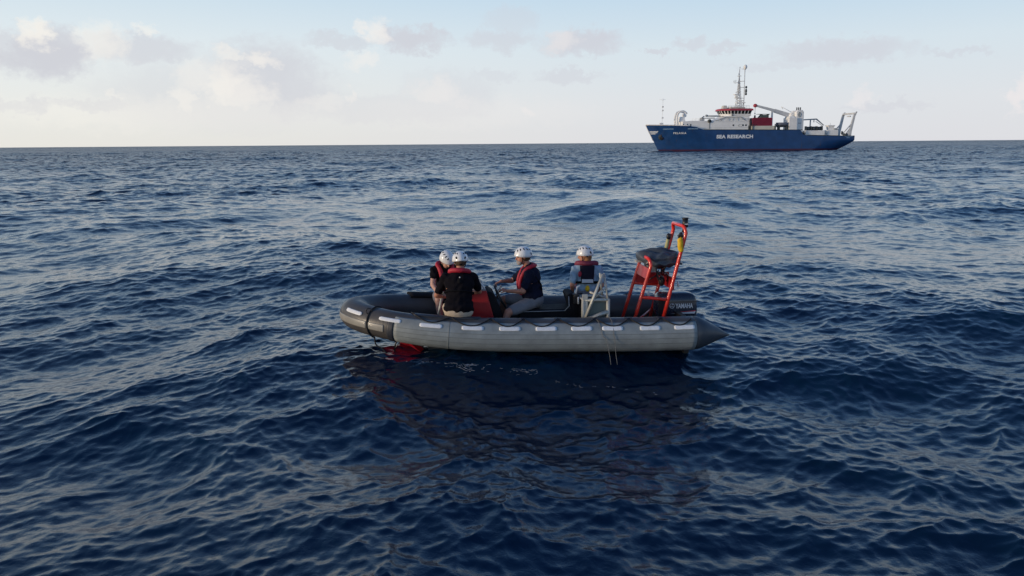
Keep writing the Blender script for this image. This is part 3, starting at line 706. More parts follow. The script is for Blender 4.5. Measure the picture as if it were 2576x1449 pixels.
# bow rope round the tube, with its loop and tail into the water
sb = sj + .355
mb = MB(); mb.tube([tp(sb + .02 * math.sin(R(p)), p, .012) for p in range(120, -76, -8)], .011, 6)
e0 = tp(sb - .02, -72, .012); bot = Vector((4.15, .62, .0))
mb.tube(crom([e0, e0 + Vector((-.02, .03, -.10)), Vector((4.36, .60, .10)), Vector((4.28, .62, .02)), Vector((4.18, .64, -.06))], 5), .010, 6)
mb.build('bow_rope', K_rope, boat)
mb = MB(); mb.tube([(4.15, .2, .28), (4.17, .25, .12), (4.22, .3, .0)], .012, 6); mb.tube([(4.16, .2, .26), (4.10, .3, .14), (4.2, .35, .03)], .008, 6); mb.build('bow_shackle', K_blackm, boat)
mb = MB(); p = tp(sb + .03, 52, .02); mb.tube([p + Vector((.04 * math.cos(a), 0, .04 * math.sin(a))) for a in np.linspace(0, 6.28, 12)], .008, 6); mb.build('bow_ring', K_blackm, boat)
# black top pads
skin(acc[-1] - S_of_x(4.02), acc[-1] - S_of_x(3.05), 60, 125, .035, 'tube_pad', K_black, boat, ns=20, np_=10, thick=.04)
skin(S_of_x(3.0), S_of_x(3.95), 72, 120, .014, 'tube_pad', K_inner, boat, ns=20, np_=8, thick=.018, corner=.1)
# rigid hull, deck, transom
mb = MB(); st = []
for x, zk, zc, yc, tt in ((0.0, -.40, -.25, .60, .03), (3.2, -.36, -.22, .55, .03), (3.75, -.22, -.08, .48, .05), (3.95, -.10, .11, .48, .10), (4.12, .01, .22, .42, .08), (4.27, .16, .28, .24, .05), (4.36, .26, .31, .05, .02)):
    st.append([(x, -yc, zc), (x, 0, zk), (x, yc, zc), (x, yc * .8, zc + tt), (x, 0, zc + tt), (x, -yc * .8, zc + tt)])
mb.loft(st, smooth=False); mb.build('hull', K_hull, boat, bevel=.01)
mb = MB(); mb.box(.05, 3.7, -.66, .66, .13, .17); mb.add([(3.7, -.6, .17), (3.7, .6, .17), (4.3, .3, .36), (4.3, -.3, .36)], [(0, 3, 2, 1)]); mb.build('deck', K_deck, boat)
mb = MB(); mb.box(.05, 3.72, -.42, .42, -.2, .13); mb.build('underdeck_shade_box', K_blackm, boat)  # black box added under the deck as shade in the gap below the tube
mb = MB(); mb.box(-.02, .05, -.68, .68, -.1, .42); mb.build('transom', K_blackm, boat)
# console
mb = MB(); mb.prism([(2.70, .17), (3.26, .17), (3.07, .83), (2.87, .83)], -.27, .29); con = mb.build('console', K_redp, boat, bevel=.015)
mb = MB(); mb.prism([(2.872, .83), (3.07, .83), (3.05, .857), (2.885, .857)], -.28, .30); mb.tube([(2.90, .27, .85), (2.93, .27, .895), (3.0, .27, .90), (3.06, .27, .85)], .009, 6); mb.tube([(2.90, -.25, .85), (2.93, -.25, .895), (3.0, -.25, .90), (3.06, -.25, .85)], .009, 6); mb.build('console_top', mat('console_grey', (.30, .31, .33), .4), con)
mb = MB(); mb.box(2.93, 3.04, -.15, .17, .857, .90); mb.build('compass_box', K_blackm, con, bevel=.01)
mb = MB(); mb.prism([(2.62, .17), (2.695, .17), (2.862, .79), (2.82, .81), (2.75, .76), (2.63, .45)], -.24, .26); mb.build('dashboard', K_black, con, bevel=.012)
wc = Vector((2.655, 0, .685)); e1 = Vector((.45, 0, .89)).normalized() * .185; e2 = Vector((0, .185, 0))
mb = MB(); mb.tube([wc + e1 * math.cos(a) + e2 * math.sin(a) for a in np.linspace(0, 2 * math.pi, 33)], .013, 8)
for a in (.5, 2.6, 4.7): mb.tube([wc + Vector((.03, 0, -.015)), wc + e1 * math.cos(a) + e2 * math.sin(a)], .009, 6)
mb.tube([wc + Vector((.03, 0, -.015)), wc + Vector((.14, 0, -.07))], .022, 8); mb.build('steering_wheel', K_blackm, con)
mb = MB(); mb.tube([(2.70, .20, .80), (2.655, .22, .86)], .009, 6); mb.ell((2.655, .22, .87), (.018, .018, .022)); mb.build('throttle_lever', K_pipe, con)
# helm seat with backrest
mb = MB(); mb.prism([(1.52, .17), (2.38, .17), (2.40, .47), (2.34, .51), (1.56, .51), (1.50, .47)], -.20, .24); seat = mb.build('seat', K_black, boat, bevel=.03)
mb = MB(); mb.prism([(1.50, .44), (1.60, .44), (1.685, .70), (1.66, .74), (1.58, .74), (1.50, .66)], -.20, .24); mb.build('backrest', K_black, seat, bevel=.025)
mb = MB(); mb.tube([(2.36, .245, .49), (1.72, .247, .49)], .006, 6); mb.tube([(1.72, .247, .49), (1.655, .247, .56), (1.665, .247, .70)], .008, 6); mb.build('piping', K_pipe, seat)
mb = MB(); mb.box(1.36, 1.52, -.26, .30, .17, .66); mb.build('battery_box', K_black, boat, bevel=.03)
# roll frame
def hoop(mb, xb, xt, zt, yw, r=.026, zb=.17, drop=.10, lean=0.03):
    pts = []
    for sgn in (1, -1):
        leg = [Vector((lerp(xb, xt, u), sgn * yw, lerp(zb, zt - drop, u))) for u in (0, .35, .7, .93)]
        cor = [Vector((xt + lean * (k / 4), sgn * (yw - drop * .8 * (1 - math.cos(R(90) * k / 4))), zt - drop + drop * math.sin(R(90) * k / 4))) for k in range(5)]
        pts += (leg + cor) if sgn > 0 else (leg + cor)[::-1]
    mb.tube(pts, r, 12); return pts
frame = MB()
hoop(frame, .74, .46, 1.235, .30)
fr = frame.build('roll_frame', K_red, boat)
mb = MB(); hoop(mb, .30, -.05, 1.70, .30, r=.027); mb.build('rear_hoop', K_red, fr)
def xf(z): return lerp(.74, .47, (z - .17) / .93)
def xr(z): return lerp(.30, -.05, (z - .17) / 1.46)
mb = MB(); mb.tube([(xf(.67), .30, .67), (xr(.65), .30, .62)], .024, 10); mb.build('rung', K_red, fr)
mb = MB(); mb.tube([(xf(.78), -.30, .78), (xr(.76), -.30, .74)], .022, 10); mb.build('rung', K_red, fr)
mb = MB(); mb.tube([(xr(.30), -.30, .36), (xf(.3), .28, .26)], .018, 8); mb.tube([(xf(.24), -.3, .22), (xf(.24), .3, .22)], .018, 8); mb.build('brace', K_red, fr)
mb = MB(); z0, z1 = .935, 1.085; mb.add([(xf(z0), -.29, z0), (xf(z0), .29, z0), (xf(z1), .29, z1), (xf(z1), -.29, z1), (xf(z0) + .008, -.29, z0), (xf(z0) + .008, .29, z0), (xf(z1) + .008, .29, z1), (xf(z1) + .008, -.29, z1)], [(0, 1, 2, 3), (7, 6, 5, 4), (0, 4, 5, 1), (1, 5, 6, 2), (2, 6, 7, 3), (3, 7, 4, 0)]); mb.build('cross_panel', K_redp, fr)
mb = MB(); mb.box(.0, .52, -.315, -.30, .76, .94); mb.box(.10, .12, -.29, .29, .76, .94); mb.build('cross_panel', K_redp, fr)
mb = MB(); mb.box(.30, .44, -.12, .04, 1.0, 1.17); mb.box(.28, .60, -.1, .0, 1.14, 1.17); mb.build('bracket_plate', K_alu, fr)
mb = MB()
random.seed(3)
for i in range(7):
    a = Vector((random.uniform(.05, .4), random.uniform(-.15, .15), random.uniform(.80, .92))); b_ = Vector((random.uniform(.05, .35), random.uniform(-.15, .15), random.uniform(1.02, 1.14)))
    mb.tube(crom([a, (a + b_) / 2 + Vector((random.uniform(-.06, .06), 0, random.uniform(-.05, .02))), b_], 4), .010, 6)
mb.ell((.22, .05, .86), (.05, .05, .08)); mb.ell((.24, 0, 1.08), (.10, .06, .045)); mb.build('straps', K_blackm, fr)
mb = MB(); mb.tube([(.02, .24, .80), (.03, .25, .88)], .014, 8); mb.build('metal_clip', K_white, fr); mb = MB(); mb.tube([(.31, -.28, .64), (.33, -.28, .60), (.31, -.28, .56)], .02, 8); mb.build('metal_clip', K_white, fr)
mb = MB(); mb.tube([(-.04, .22, 1.60), (-.06, .22, 1.68)], .03, 12); mb.tube([(-.06, .22, 1.68), (-.06, .22, 1.80)], .043, 14); mb.tube([(-.06, .22, 1.80), (-.06, .22, 1.82)], .048, 14); nl = mb.build('navigation_light', K_blackm, fr)
mb = MB(); mb.box(-.09, -.04, .263, .267, 1.72, 1.735); mb.build('lens', K_white, nl)
for z, y in ((1.565, .27), (1.49, -.27)):
    mb = MB(); mb.ell((xr(z) + .05, y, z), (.035, .03, .05)); mb.build('hook', K_blackm, fr)
# outboard motor
mb = MB()
rings = []
for z, x0, x1, yw in ((.22, -.27, .20, .15), (.30, -.315, .26, .17), (.42, -.325, .30, .18), (.56, -.315, .30, .175), (.63, -.295, .285, .16), (.665, -.25, .25, .13), (.68, -.18, .20, .09)):
    ring = []
    for k in range(28):
        a = 2 * math.pi * k / 28; ca, sa = math.cos(a), math.sin(a); q = .38
        ring.append(((x0 + x1) / 2 + (x1 - x0) / 2 * math.copysign(abs(ca) ** q, ca), yw * math.copysign(abs(sa) ** q, sa), z))
    rings.append(ring)
mb.loft(rings); mot = mb.build('outboard_motor', K_cowl, boat)
mb = MB(); mb.box(-.25, .12, -.10, .10, -.15, .22, taper=(-.25, .15, -.12, .12)); mb.box(-.14, .02, -.05, .05, -.6, -.15); mb.build('motor_leg', K_blackm, mot, bevel=.02)
mb = MB(); mb.box(.16, .30, .165, .185, .30, .60); mb.build('cowl_latch_panel', mat('cowl_dark', (.010, .011, .016), .4), mot, bevel=.006)
mb = MB(); mb.box(-.33, .25, .185, .188, .555, .562); mb.build('cowl_seam', K_blackm, mot)
M_let = mat('decal_silver', (.62, .64, .68), .35, var=.03); M_pink = mat('decal_red', (.55, .05, .09), .4, var=.03)
vs, fs = text_mesh('YAMAHA', .1, bold=.0035); wd = max(v[0] for v in vs); hh = max(v[1] for v in vs)
tv = [(.035 - v[0] * .265 / wd, .187, .465 + v[1] * .07 / hh) for v in vs]
mb = MB(); mb.add(tv, fs); mb.build('lettering', M_let, mot)
mb = MB(); lc = Vector((.092, .187, .50))
mb.tube([lc + Vector((.034 * math.cos(a), 0, .034 * math.sin(a))) for a in np.linspace(0, 6.2832, 25)], .004, 6)
for k in range(3):
    a = R(90 + 120 * k); mb.tube([lc, lc + Vector((.03 * math.cos(a), 0, .03 * math.sin(a)))], .003, 6)
    mb.tube([lc + Vector((.028 * math.cos(a + .25), 0, .028 * math.sin(a + .25))), lc + Vector((.014 * math.cos(a + .4), 0, .014 * math.sin(a + .4)))], .0025, 5)
mb.build('emblem', M_let, mot)
mb = MB(); mb.add([(.12, .188, .385), (-.255, .188, .375), (-.275, .188, .41)], [(0, 1, 2)], mi=0); mb.add([(.10, .187, .40), (-.265, .187, .41), (-.275, .187, .425)], [(0, 1, 2)], mi=1); mb.build('stripe', [M_let, M_pink], mot)

# ------------------------------------------------------------------ loose things on the dinghy
t = thing('covered_cushion', 'folded dark slate padded cover lying across the top of the red frame', 'cushion', (.26, 0, 1.20), BOAT)
mb = MB(); random.seed(5)
for (c, ax) in (((.34, .02, 1.275), (.25, .25, .075)), ((.20, .02, 1.285), (.24, .24, .075)), ((.50, -.06, 1.29), (.12, .2, .075)), ((.10, .0, 1.24), (.11, .20, .06)), ((.25, .12, 1.22), (.30, .16, .055)), ((.30, -.05, 1.335), (.20, .16, .05))):
    mb.ell(c, ax)
mb.v = [(x - .03, y * .95, z - .045 if z > 1.27 else z - .075) for x, y, z in mb.v]
cu = mb.build('padding', K_gfab, t, remesh=.014, smoothit=3)
for v in cu.data.vertices:
    p = v.co; v.co.z += .012 * math.sin(p.x * 31 + 3 * math.sin(p.y * 13)) + .008 * math.sin(p.y * 40 + p.x * 25)

t = thing('throw_bag', 'bright yellow rescue pouch strapped to the near rear post of the red frame', 'pouch', (.0, .31, 1.40), BOAT, 'pouches on the red frame')
mb = MB(); mb.ell((.035, .315, 1.44), (.042, .04, .115)); mb.cap((.02, .315, 1.36), (.045, .315, 1.50), .038, .036); mb.build('pouch', K_yel, t, remesh=.006)
mb = MB(); mb.tube([(.05, .31, 1.54), (.06, .31, 1.58)], .022, 8); mb.build('cap', K_blackm, t)
t = thing('throw_bag', 'pale yellow rescue pouch hanging on the far rear post behind the cushion', 'pouch', (.05, -.3, 1.3), BOAT, 'pouches on the red frame')
mb = MB(); mb.cap((.06, -.29, 1.32), (.035, -.29, 1.44), .028, .026); mb.build('pouch', K_yel2, t, remesh=.006)
mb = MB(); mb.tube([(.03, -.29, 1.46), (.02, -.29, 1.53)], .026, 8); mb.build('cap', K_blackm, t)
# aluminium instrument frame
t = thing('instrument_frame', 'bare aluminium frame with diagonal bars standing on the near side of the dinghy', 'frame', (1.32, .36, .17), BOAT)
Y0, Y1 = .22, .52
mb = MB()
def bar(mb, a, b, wd=.03): mb.tube([a, b], wd, 4)
for y in (Y0, Y1):
    for x in (1.14, 1.50): bar(mb, (x, y, .2), (x, y, .70), .029)
    bar(mb, (1.13, y, .69), (1.51, y, .69), .027); bar(mb, (1.13, y, .32), (1.51, y, .32), .027)
for x in (1.14, 1.50): bar(mb, (x, Y0, .69), (x, Y1, .69), .02); bar(mb, (x, Y0, .32), (x, Y1, .32), .02)
mb.build('box_frame', K_alu, t)
mb = MB(); bar(mb, (1.14, Y1 + .01, .52), (1.48, Y1 + .01, .40), .032); mb.build('diagonal_brace', K_alu, t)
mb = MB(); bar(mb, (1.48, Y1 + .03, .42), (1.22, Y1, 1.06), .023); mb.build('long_strut', K_alu, t)
mb = MB(); bar(mb, (1.14, Y1, .66), (1.20, Y1 - .02, 1.07), .016); bar(mb, (1.16, Y0, .68), (1.24, Y1 - .1, 1.06), .016); bar(mb, (1.36, Y1, .70), (1.16, Y1, .88), .013); bar(mb, (1.14, Y1 - .05, .70), (1.40, Y1 - .05, .80), .016); mb.build('upper_strut', K_alu, t)
mb = MB(); mb.box(1.17, 1.44, Y0 + .03, Y1 - .03, .33, .66); mb.build('inner_case', mat('case_teal_grey', (.13, .16, .15), .5, vscale=8), t, bevel=.01)
mb = MB(); mb.box(1.44, 1.52, Y1 + .0, Y1 + .02, .36, .78); mb.build('upright_plate', K_alu, t, bevel=.005)
t = thing('sensor_unit', 'small black and white instrument clamped beside the aluminium frame', 'instrument', (1.55, .25, .66), BOAT)
mb = MB(); mb.tube([(1.56, .25, .66), (1.56, .25, .74)], .05, 12); mb.box(1.50, 1.60, .2, .3, .60, .67); mb.build('housing', K_blackm, t, bevel=.008)
mb = MB(); mb.tube([(1.535, .31, .60), (1.535, .31, .70)], .012, 8); mb.tube([(1.56, .25, .74), (1.54, .25, .84), (1.50, .25, .86)], .012, 8); mb.build('clamp', K_white, t)
# cords from the frame over the tube into the water
t = thing('tether_cord', 'pale cords tied to the aluminium frame trailing over the tube into the water', 'cord', (1.45, .8, .4), BOAT)
for x0, x1, x2 in ((1.50, 1.36, 1.25), (1.22, 1.19, 1.16)):
    pts = [Vector((x0, .54, .42))] + [tp(S_of_x(lerp(x0, x1, u)), ph, .01) for u, ph in ((.2, 112), (.45, 90), (.8, 60), (1, 30))] + [tp(S_of_x(lerp(x1, x2, u)), 10 - 20 * u, .014) for u in (.2, .6)] + [Vector((x2, 1.12, .05)), Vector((x2 - .02, 1.14, -.1))]
    mb = MB(); mb.tube(crom(pts, 3), .0032, 5); mb.build('cord', K_cord, t)
t = thing('pole', 'short grey pole held upright beside the seated person in a black shirt', 'pole', (3.5, .3, .17), BOAT)
mb = MB(); mb.tube([(3.60, .32, .34), (3.50, .32, .80)], .016, 8); mb.tube([(3.50, .32, .78), (3.48, .32, .83)], .021, 8); mb.build('shaft', K_alu, t)

# ================================================================== PEOPLE
P_skin = mat('skin_tanned', (.46, .20, .13), .55, var=.12, vscale=12)
P_skin2 = mat('skin_light', (.58, .33, .25), .55, var=.10, vscale=12)
P_black = mat('shirt_black', (.007, .006, .009), .95, spec=.12, var=.25, vscale=9, bump=.5, bscale=14)
P_navy = mat('shirt_navy', (.010, .012, .028), .95, spec=.12, var=.25, vscale=9, bump=.5, bscale=14)
P_blue = mat('shirt_light_blue', (.30, .42, .54), .95, spec=.12, var=.12, vscale=9, bump=.5, bscale=14)
P_beige = mat('shorts_beige', (.50, .42, .33), .95, spec=.12, var=.12, vscale=9, bump=.5, bscale=14)
P_greysh = mat('shorts_grey', (.20, .20, .22), .95, spec=.12, var=.15, vscale=9, bump=.5, bscale=14)
P_vest = mat('vest_red', (.42, .012, .035), .6, var=.15, vscale=10, bump=.4, bscale=20)
P_vestd = mat('vest_maroon', (.20, .022, .055), .65, var=.15, vscale=10, bump=.4, bscale=20)
P_web = mat('webbing_black', (.008, .008, .010), .95, spec=.12)
P_hair = mat('hair_brown', (.07, .04, .022), .8, var=.3, vscale=30)
P_hairb = mat('hair_auburn', (.30, .13, .05), .7, var=.3, vscale=30)
P_beard = mat('beard_white', (.36, .31, .29), .9, var=.15, vscale=40)
P_navyv = mat('vest_navy', (.016, .014, .026), .9, spec=.15)
P_band = mat('vest_band', (.55, .57, .60), .5)
P_helm = mat('helmet_white', (.80, .81, .82), .3, var=.03, coat=.3)
P_shoe = mat('shoe_dark', (.04, .04, .045), .7)
P_eye = mat('eye', (.05, .04, .04), .2, var=0)

def V(*a): return Vector(a)
def unit(v): return Vector(v).normalized()
def hand(mb, wrist, fwd_, back, side, curl=.6, sc=1.0):
    """fwd_: along the hand, back: normal of the back of the hand, side: +1/-1 which side the thumb is on"""
    f = unit(fwd_); n = unit(Vector(back) - f * Vector(back).dot(f)); l = f.cross(n) * side
    W = Vector(wrist); kn = W + f * .085 * sc
    for u in (-.028, -.009, .010, .028): mb.cap(W + f * .02 + l * u * .8, kn + l * u, .0145 * sc, .0125 * sc, 8)
    for i, (u, ln) in enumerate(((.030, .068), (.010, .078), (-.010, .072), (-.029, .056))):
        c = curl * (1 + .12 * i); p = kn + l * u; ang = 0
        for k, fr_ in enumerate((.42, .33, .25)):
            ang += c * (.8 if k == 0 else .75); d = f * math.cos(ang) - n * math.sin(ang); q = p + d * ln * fr_ * sc
            mb.cap(p, q, (.0092 - .0010 * k) * sc, (.0085 - .0010 * k) * sc, 8); p = q
    tb = W + f * .025 + l * .026; d = (f * .6 + l * .75 - n * .25).normalized(); t1 = tb + d * .038; t2 = t1 + (f * .8 + l * .2 - n * .5).normalized() * .030
    mb.cap(tb, t1, .013, .011, 8); mb.cap(t1, t2, .0105, .009, 8)
def head(mb, c, look, up=(0, 0, 1)):
    f = unit(look); u = unit(Vector(up) - f * Vector(up).dot(f)); l = u.cross(f); c = Vector(c)
    mb.ell(c + u * .025 - f * .012, (f * .094, l * .076, u * .090)); mb.ell(c - u * .035 + f * .02, (f * .070, l * .060, u * .078))
    mb.ell(c - u * .085 + f * .045, (f * .032, l * .034, u * .026))                                  # chin
    mb.cap(c + u * .005 + f * .090, c - u * .028 + f * .106, .010, .014, 8)                            # nose
    mb.ell(c + u * .022 + f * .082, (f * .014, l * .050, u * .010))                                  # brow
    mb.ell(c - u * .055 + f * .080, (f * .011, l * .024, u * .008))                                  # lips
    for s in (1, -1): mb.ell(c + l * s * .077 - f * .008, (f * .018, l * .010, u * .030))
    return f, l, u, c
def helmet(parent, c, f, l, u, rot=0):
    """climbing helmet shell with rim, vents, cradle and chin strap"""
    o = c + u * .040 - f * .008; A, Bx, Cc = .127, .108, .116
    mb = MB(); rings = []
    n = 36; rows = 12
    for sh, inner in ((0, False), (-.012, True)):
        seq = range(rows + 1) if not inner else range(rows, -1, -1)
        for i in seq:
            ring = []
            for k in range(n):
                th = 2 * math.pi * k / n; lim = R(97 + 13 * (0.5 - .5 * math.cos(th)) + 4 * abs(math.sin(th)))  # th=0 is the front
                ph = .02 + (lim - .02) * i / rows
                flare = .010 * max(0, (i / rows - .8) / .2) * (1 if not inner else .4)
                ridge = .004 * math.cos(4 * th) * math.sin(ph) ** 2 if not inner else 0
                ring.append(o + f * math.cos(th) * math.sin(ph) * (A + sh + flare + ridge) + l * math.sin(th) * math.sin(ph) * (Bx + sh + flare * .6 + ridge) + u * math.cos(ph) * (Cc + sh))
            rings.append(ring)
    mb.loft(rings, cap=True); hb = mb.build('helmet', P_helm, parent)
    def sp(th, ph, off=0): return o + f * math.cos(th) * math.sin(ph) * (A + off) + l * math.sin(th) * math.sin(ph) * (Bx + off) + u * math.cos(ph) * (Cc + off)
    for s in (1, -1):
        for th, ph, ln in ((30, 56, .020), (56, 48, .022), (88, 44, .023), (120, 48, .022), (148, 54, .018), (146, 86, .022)):
            c0 = sp(R(th) * s, R(ph)); nrm = (c0 - o).normalized(); d1 = (sp(R(th) * s, R(ph + 3)) - c0).normalized(); d1 = (d1 + (sp(R(th + 3) * s, R(ph)) - c0).normalized() * .5).normalized(); d2 = nrm.cross(d1)
            mb = MB(); mb.ell(c0 + nrm * .001, (d1 * ln, d2 * .0085 * (1.6 if ph > 80 else 1), nrm * .004), 10, 6); mb.build('vent', P_web, hb)
    mb = MB()
    for s in (1, -1): mb.tube([c + l * s * .088 + u * .02 + f * .03, c + l * s * .074 - u * .045 + f * .02, c + l * s * .035 - u * .105 + f * .045, c - u * .115 + f * .055], .006, 6)
    mb.tube([c + l * .085 + u * .0 - f * .05, c - f * .10 - u * .045, c - l * .085 - f * .05], .011, 6)
    mb.build('chin_strap', P_web, parent)
def torso_parts(pel, neck, shL, shR, depth=1.0, width=1.0, infl=0.0):
    s = (neck - pel); L = s.length; s = s.normalized(); l = (shL - shR).normalized(); l = (l - s * l.dot(s)).normalized(); n = l.cross(s)
    P = []
    P.append(('e', pel + s * .02, (l * (.165 * width + infl), n * (.125 * depth + infl), s * (.13 + infl))))
    P.append(('e', pel + s * L * .36 + n * .012, (l * (.152 * width + infl), n * (.125 * depth + infl), s * (.17 + infl))))
    P.append(('e', pel + s * L * .68 + n * .0, (l * (.172 * width + infl), n * (.118 * depth + infl), s * (.17 + infl))))
    P.append(('c', shL - s * .012 - l * .03, shR - s * .012 + l * .03, .066 + infl, .066 + infl))
    P.append(('c', neck + s * .02, shL - l * .05, .052 + infl, .05 + infl)); P.append(('c', neck + s * .02, shR + l * .05, .052 + infl, .05 + infl))
    return P, s, l, n
def emit(mb, P):
    for p in P:
        if p[0] == 'e': mb.ell(p[1], p[2])
        else: mb.cap(p[1], p[2], p[3], p[4])
def person(label, J, look, skin_, shirt, shorts, hands, depth=1.0, width=1.0, hair=None, hairlen=0.0, upv=(0, 0, 1), sleeve=.72, tail=0.0):
    CUR['frame'] = BOAT; CUR['org'] = Vector((J['pel'].x, J['pel'].y, J['pel'].z))
    mb = MB(); P, s, l, n = torso_parts(J['pel'], J['neck'], J['sL'], J['sR'], depth, width); emit(mb, P)
    f, hl, hu, hc = head(mb, J['head'], look, upv)
    mb.cap(J['neck'], hc - hu * .05 - f * .02, .058, .052)
    for q in 'LR':
        mb.cap(J['s' + q], J['e' + q], .052, .040); mb.cap(J['e' + q], J['w' + q], .040, .027)
        mb.cap(J['h' + q], J['k' + q], .085, .058); mb.cap(J['k' + q], J['a' + q], .056, .038)
        mid = J['k' + q].lerp(J['a' + q], .3); mb.cap(mid, J['k' + q].lerp(J['a' + q], .5), .055, .045)
        mb.cap(J['a' + q], J['a' + q] + J['toe'] * .15, .040, .034)
        hand(mb, J['w' + q], *hands[q])
    body = mb.build('person', skin_, None, remesh=.0075, smoothit=3); tag(body, label, 'person', 'people in the inflatable boat')
    # shirt: torso and short sleeves
    mb = MB(); P, *_ = torso_parts(J['pel'] + s * .06, J['neck'], J['sL'], J['sR'], depth, width, .014); emit(mb, P)
    for q in 'LR': mb.cap(J['s' + q], J['s' + q].lerp(J['e' + q], sleeve), .070, .060)
    if tail: mb.ell(J['pel'] + s * tail - n * .02, (l * .182 * width, n * .156, s * .10))
    sh = mb.build('t_shirt', shirt, body, remesh=.010, smoothit=3)
    for v in sh.data.vertices:
        c_ = v.co; w_ = .0045 * math.sin(c_.z * 55 + 4 * math.sin(c_.x * 17)) + .003 * math.sin(c_.x * 60 + c_.z * 33 + c_.y * 40); v.co += v.normal * w_
    mb = MB(); mb.ell(J['pel'] + s * .0, (l * (.18 * width), n * (.142 * depth), s * .135))
    for q in 'LR': mb.cap(J['h' + q], J['h' + q].lerp(J['k' + q], .78), .102, .082)
    mb.build('shorts', shorts, body, remesh=.010, smoothit=3)
    for q in 'LR':
        mb = MB(); mb.cap(J['a' + q] - V(0, 0, .02) - J['toe'] * .03, J['a' + q] + J['toe'] * .17 - V(0, 0, .02), .048, .040); mb.build('shoe', P_shoe, body)
    if hair:
        mb = MB(); mb.ell(hc + hu * .01 - f * .028, (f * .088, hl * .083, hu * .088))
        if hairlen: mb.ell(hc - hu * .05 - f * .04, (f * .06, hl * .07, hu * .07))
        mb.build('hair', hair, body, remesh=.008)
    for q in (1, -1):
        mb = MB(); mb.ell(hc + f * .083 + hl * q * .031 + hu * .006, (f * .008, hl * .013, hu * .007), 10, 6); mb.build('eye', P_eye, body)
    helmet(body, hc, f, hl, hu)
    return body, s, l, n, (f, hl, hu, hc)
def yoke(body, neck, s, l, n, m, r=.030, front=.34, backdrop=.06, wid=.085, depth=1.0):
    """horseshoe lifejacket: collar behind the neck, two lobes down the chest"""
    mb = MB(); a = neck
    pts = [a + l * wid * 1.1 - s * front + n * (.155 * depth), a + l * wid - s * front * .5 + n * (.150 * depth), a + l * (wid + .015) - s * .02 + n * .085, a + l * (wid + .03) + s * .035 - n * .01,
           a + l * .06 + s * .035 - n * .075, a + s * .03 - n * .09, a - l * .06 + s * .035 - n * .075, a - l * (wid + .03) + s * .035 - n * .01, a - l * (wid + .015) - s * .02 + n * .085, a - l * wid - s * front * .5 + n * (.150 * depth), a - l * wid * 1.1 - s * front + n * (.155 * depth)]
    pts = crom(pts, 3)
    for p, q in zip(pts, pts[1:]): mb.cap(p, q, r, r, 10)
    mb.build('life_vest', m, body, remesh=.008, smoothit=3)
def belt(body, pel, neck, s, l, n, h, m, depth=1.0, width=1.0, r=.02):
    c = pel.lerp(neck, h); mb = MB()
    mb.tube([c + l * math.cos(a) * (.182 * width) + n * math.sin(a) * (.145 * depth) for a in np.linspace(0, 6.2832, 33)], r, 6, flat=1.0, up=tuple(s)); mb.build('vest_belt', m, body)
    return c
def backpanel(body, neck, s, l, n, m, w0, w1, z0, z1, off=.14, th=.016):
    mb = MB(); rings = []
    for k in range(7):
        u = k / 6; z = lerp(z0, z1, u); wd = lerp(w0, w1, u); o = off - .05 * (1 - u) ** 2 * (1 if z0 < .06 else 0)
        row = [neck - s * z + l * wd * q - n * (o - .020 * q * q) for q in (-1, -.5, 0, .5, 1)]; rings.append([p - n * th for p in row] + [p + n * th * 1.5 for p in row[::-1]])
    mb.loft(rings); return mb.build('vest_back', m, body)

# person with back to the camera on the near tube
J = dict(pel=V(3.29, .76, .645), neck=V(3.26, .56, 1.12), head=V(3.245, .47, 1.275), sL=V(3.455, .545, 1.075), sR=V(3.075, .545, 1.075),
         eL=V(3.585, .42, .80), eR=V(2.98, .40, .84), wL=V(3.45, .22, .74), wR=V(3.16, .20, .78), hL=V(3.385, .72, .61), hR=V(3.20, .72, .61),
         kL=V(3.44, .30, .62), kR=V(3.14, .30, .62), aL=V(3.42, .24, .24), aR=V(3.16, .24, .24), toe=V(0, -1, 0))
b1, s, l, n, H = person('person in black shirt and beige shorts sitting on the near tube, back to the camera', J, (.05, -1, -.25), P_skin, P_black, P_beige,
    {'L': ((-.2, -.9, .1), (0, 0, 1), 1, .5), 'R': ((.3, -.9, 0), (0, 0, 1), -1, .5)}, width=1.16, hair=P_hair, tail=.02)
yoke(b1, J['neck'], s, l, n, P_vest, r=.036, wid=.10)
backpanel(b1, J['neck'], s, l, n, P_web, .035, .028, .05, .16, off=.135)
mb = MB(); mb.ell(J['neck'] - s * .085 - n * .155, (.010, .006, .010)); mb.build('vest_buckle', P_helm, b1)
belt(b1, J['pel'], J['neck'], s, l, n, .48, P_web, r=.010, width=1.12)
# person on the far tube, head bowed towards the console
J = dict(pel=V(3.45, -.72, .645), neck=V(3.445, -.60, 1.06), head=V(3.415, -.50, 1.165), sL=V(3.285, -.66, 1.01), sR=V(3.60, -.56, 1.01),
         eL=V(3.25, -.52, .79), eR=V(3.63, -.47, .80), wL=V(3.30, -.26, .71), wR=V(3.55, -.25, .70), hL=V(3.36, -.65, .60), hR=V(3.54, -.62, .60),
         kL=V(3.30, -.27, .60), kR=V(3.55, -.27, .60), aL=V(3.30, -.22, .23), aR=V(3.52, -.22, .23), toe=V(-.2, .9, 0))
b2, s, l, n, H = person('person in red life vest with bowed white helmet sitting behind the person in black shirt', J, (-.40, .75, -.62), P_skin2, P_black, P_greysh,
    {'L': ((.1, .9, -.1), (0, 0, 1), 1, .5), 'R': ((-.3, .8, -.1), (0, 0, 1), -1, .5)}, width=.90, hair=P_hair, sleeve=.45)
yoke(b2, J['neck'], s, l, n, P_vest, r=.036, wid=.08)
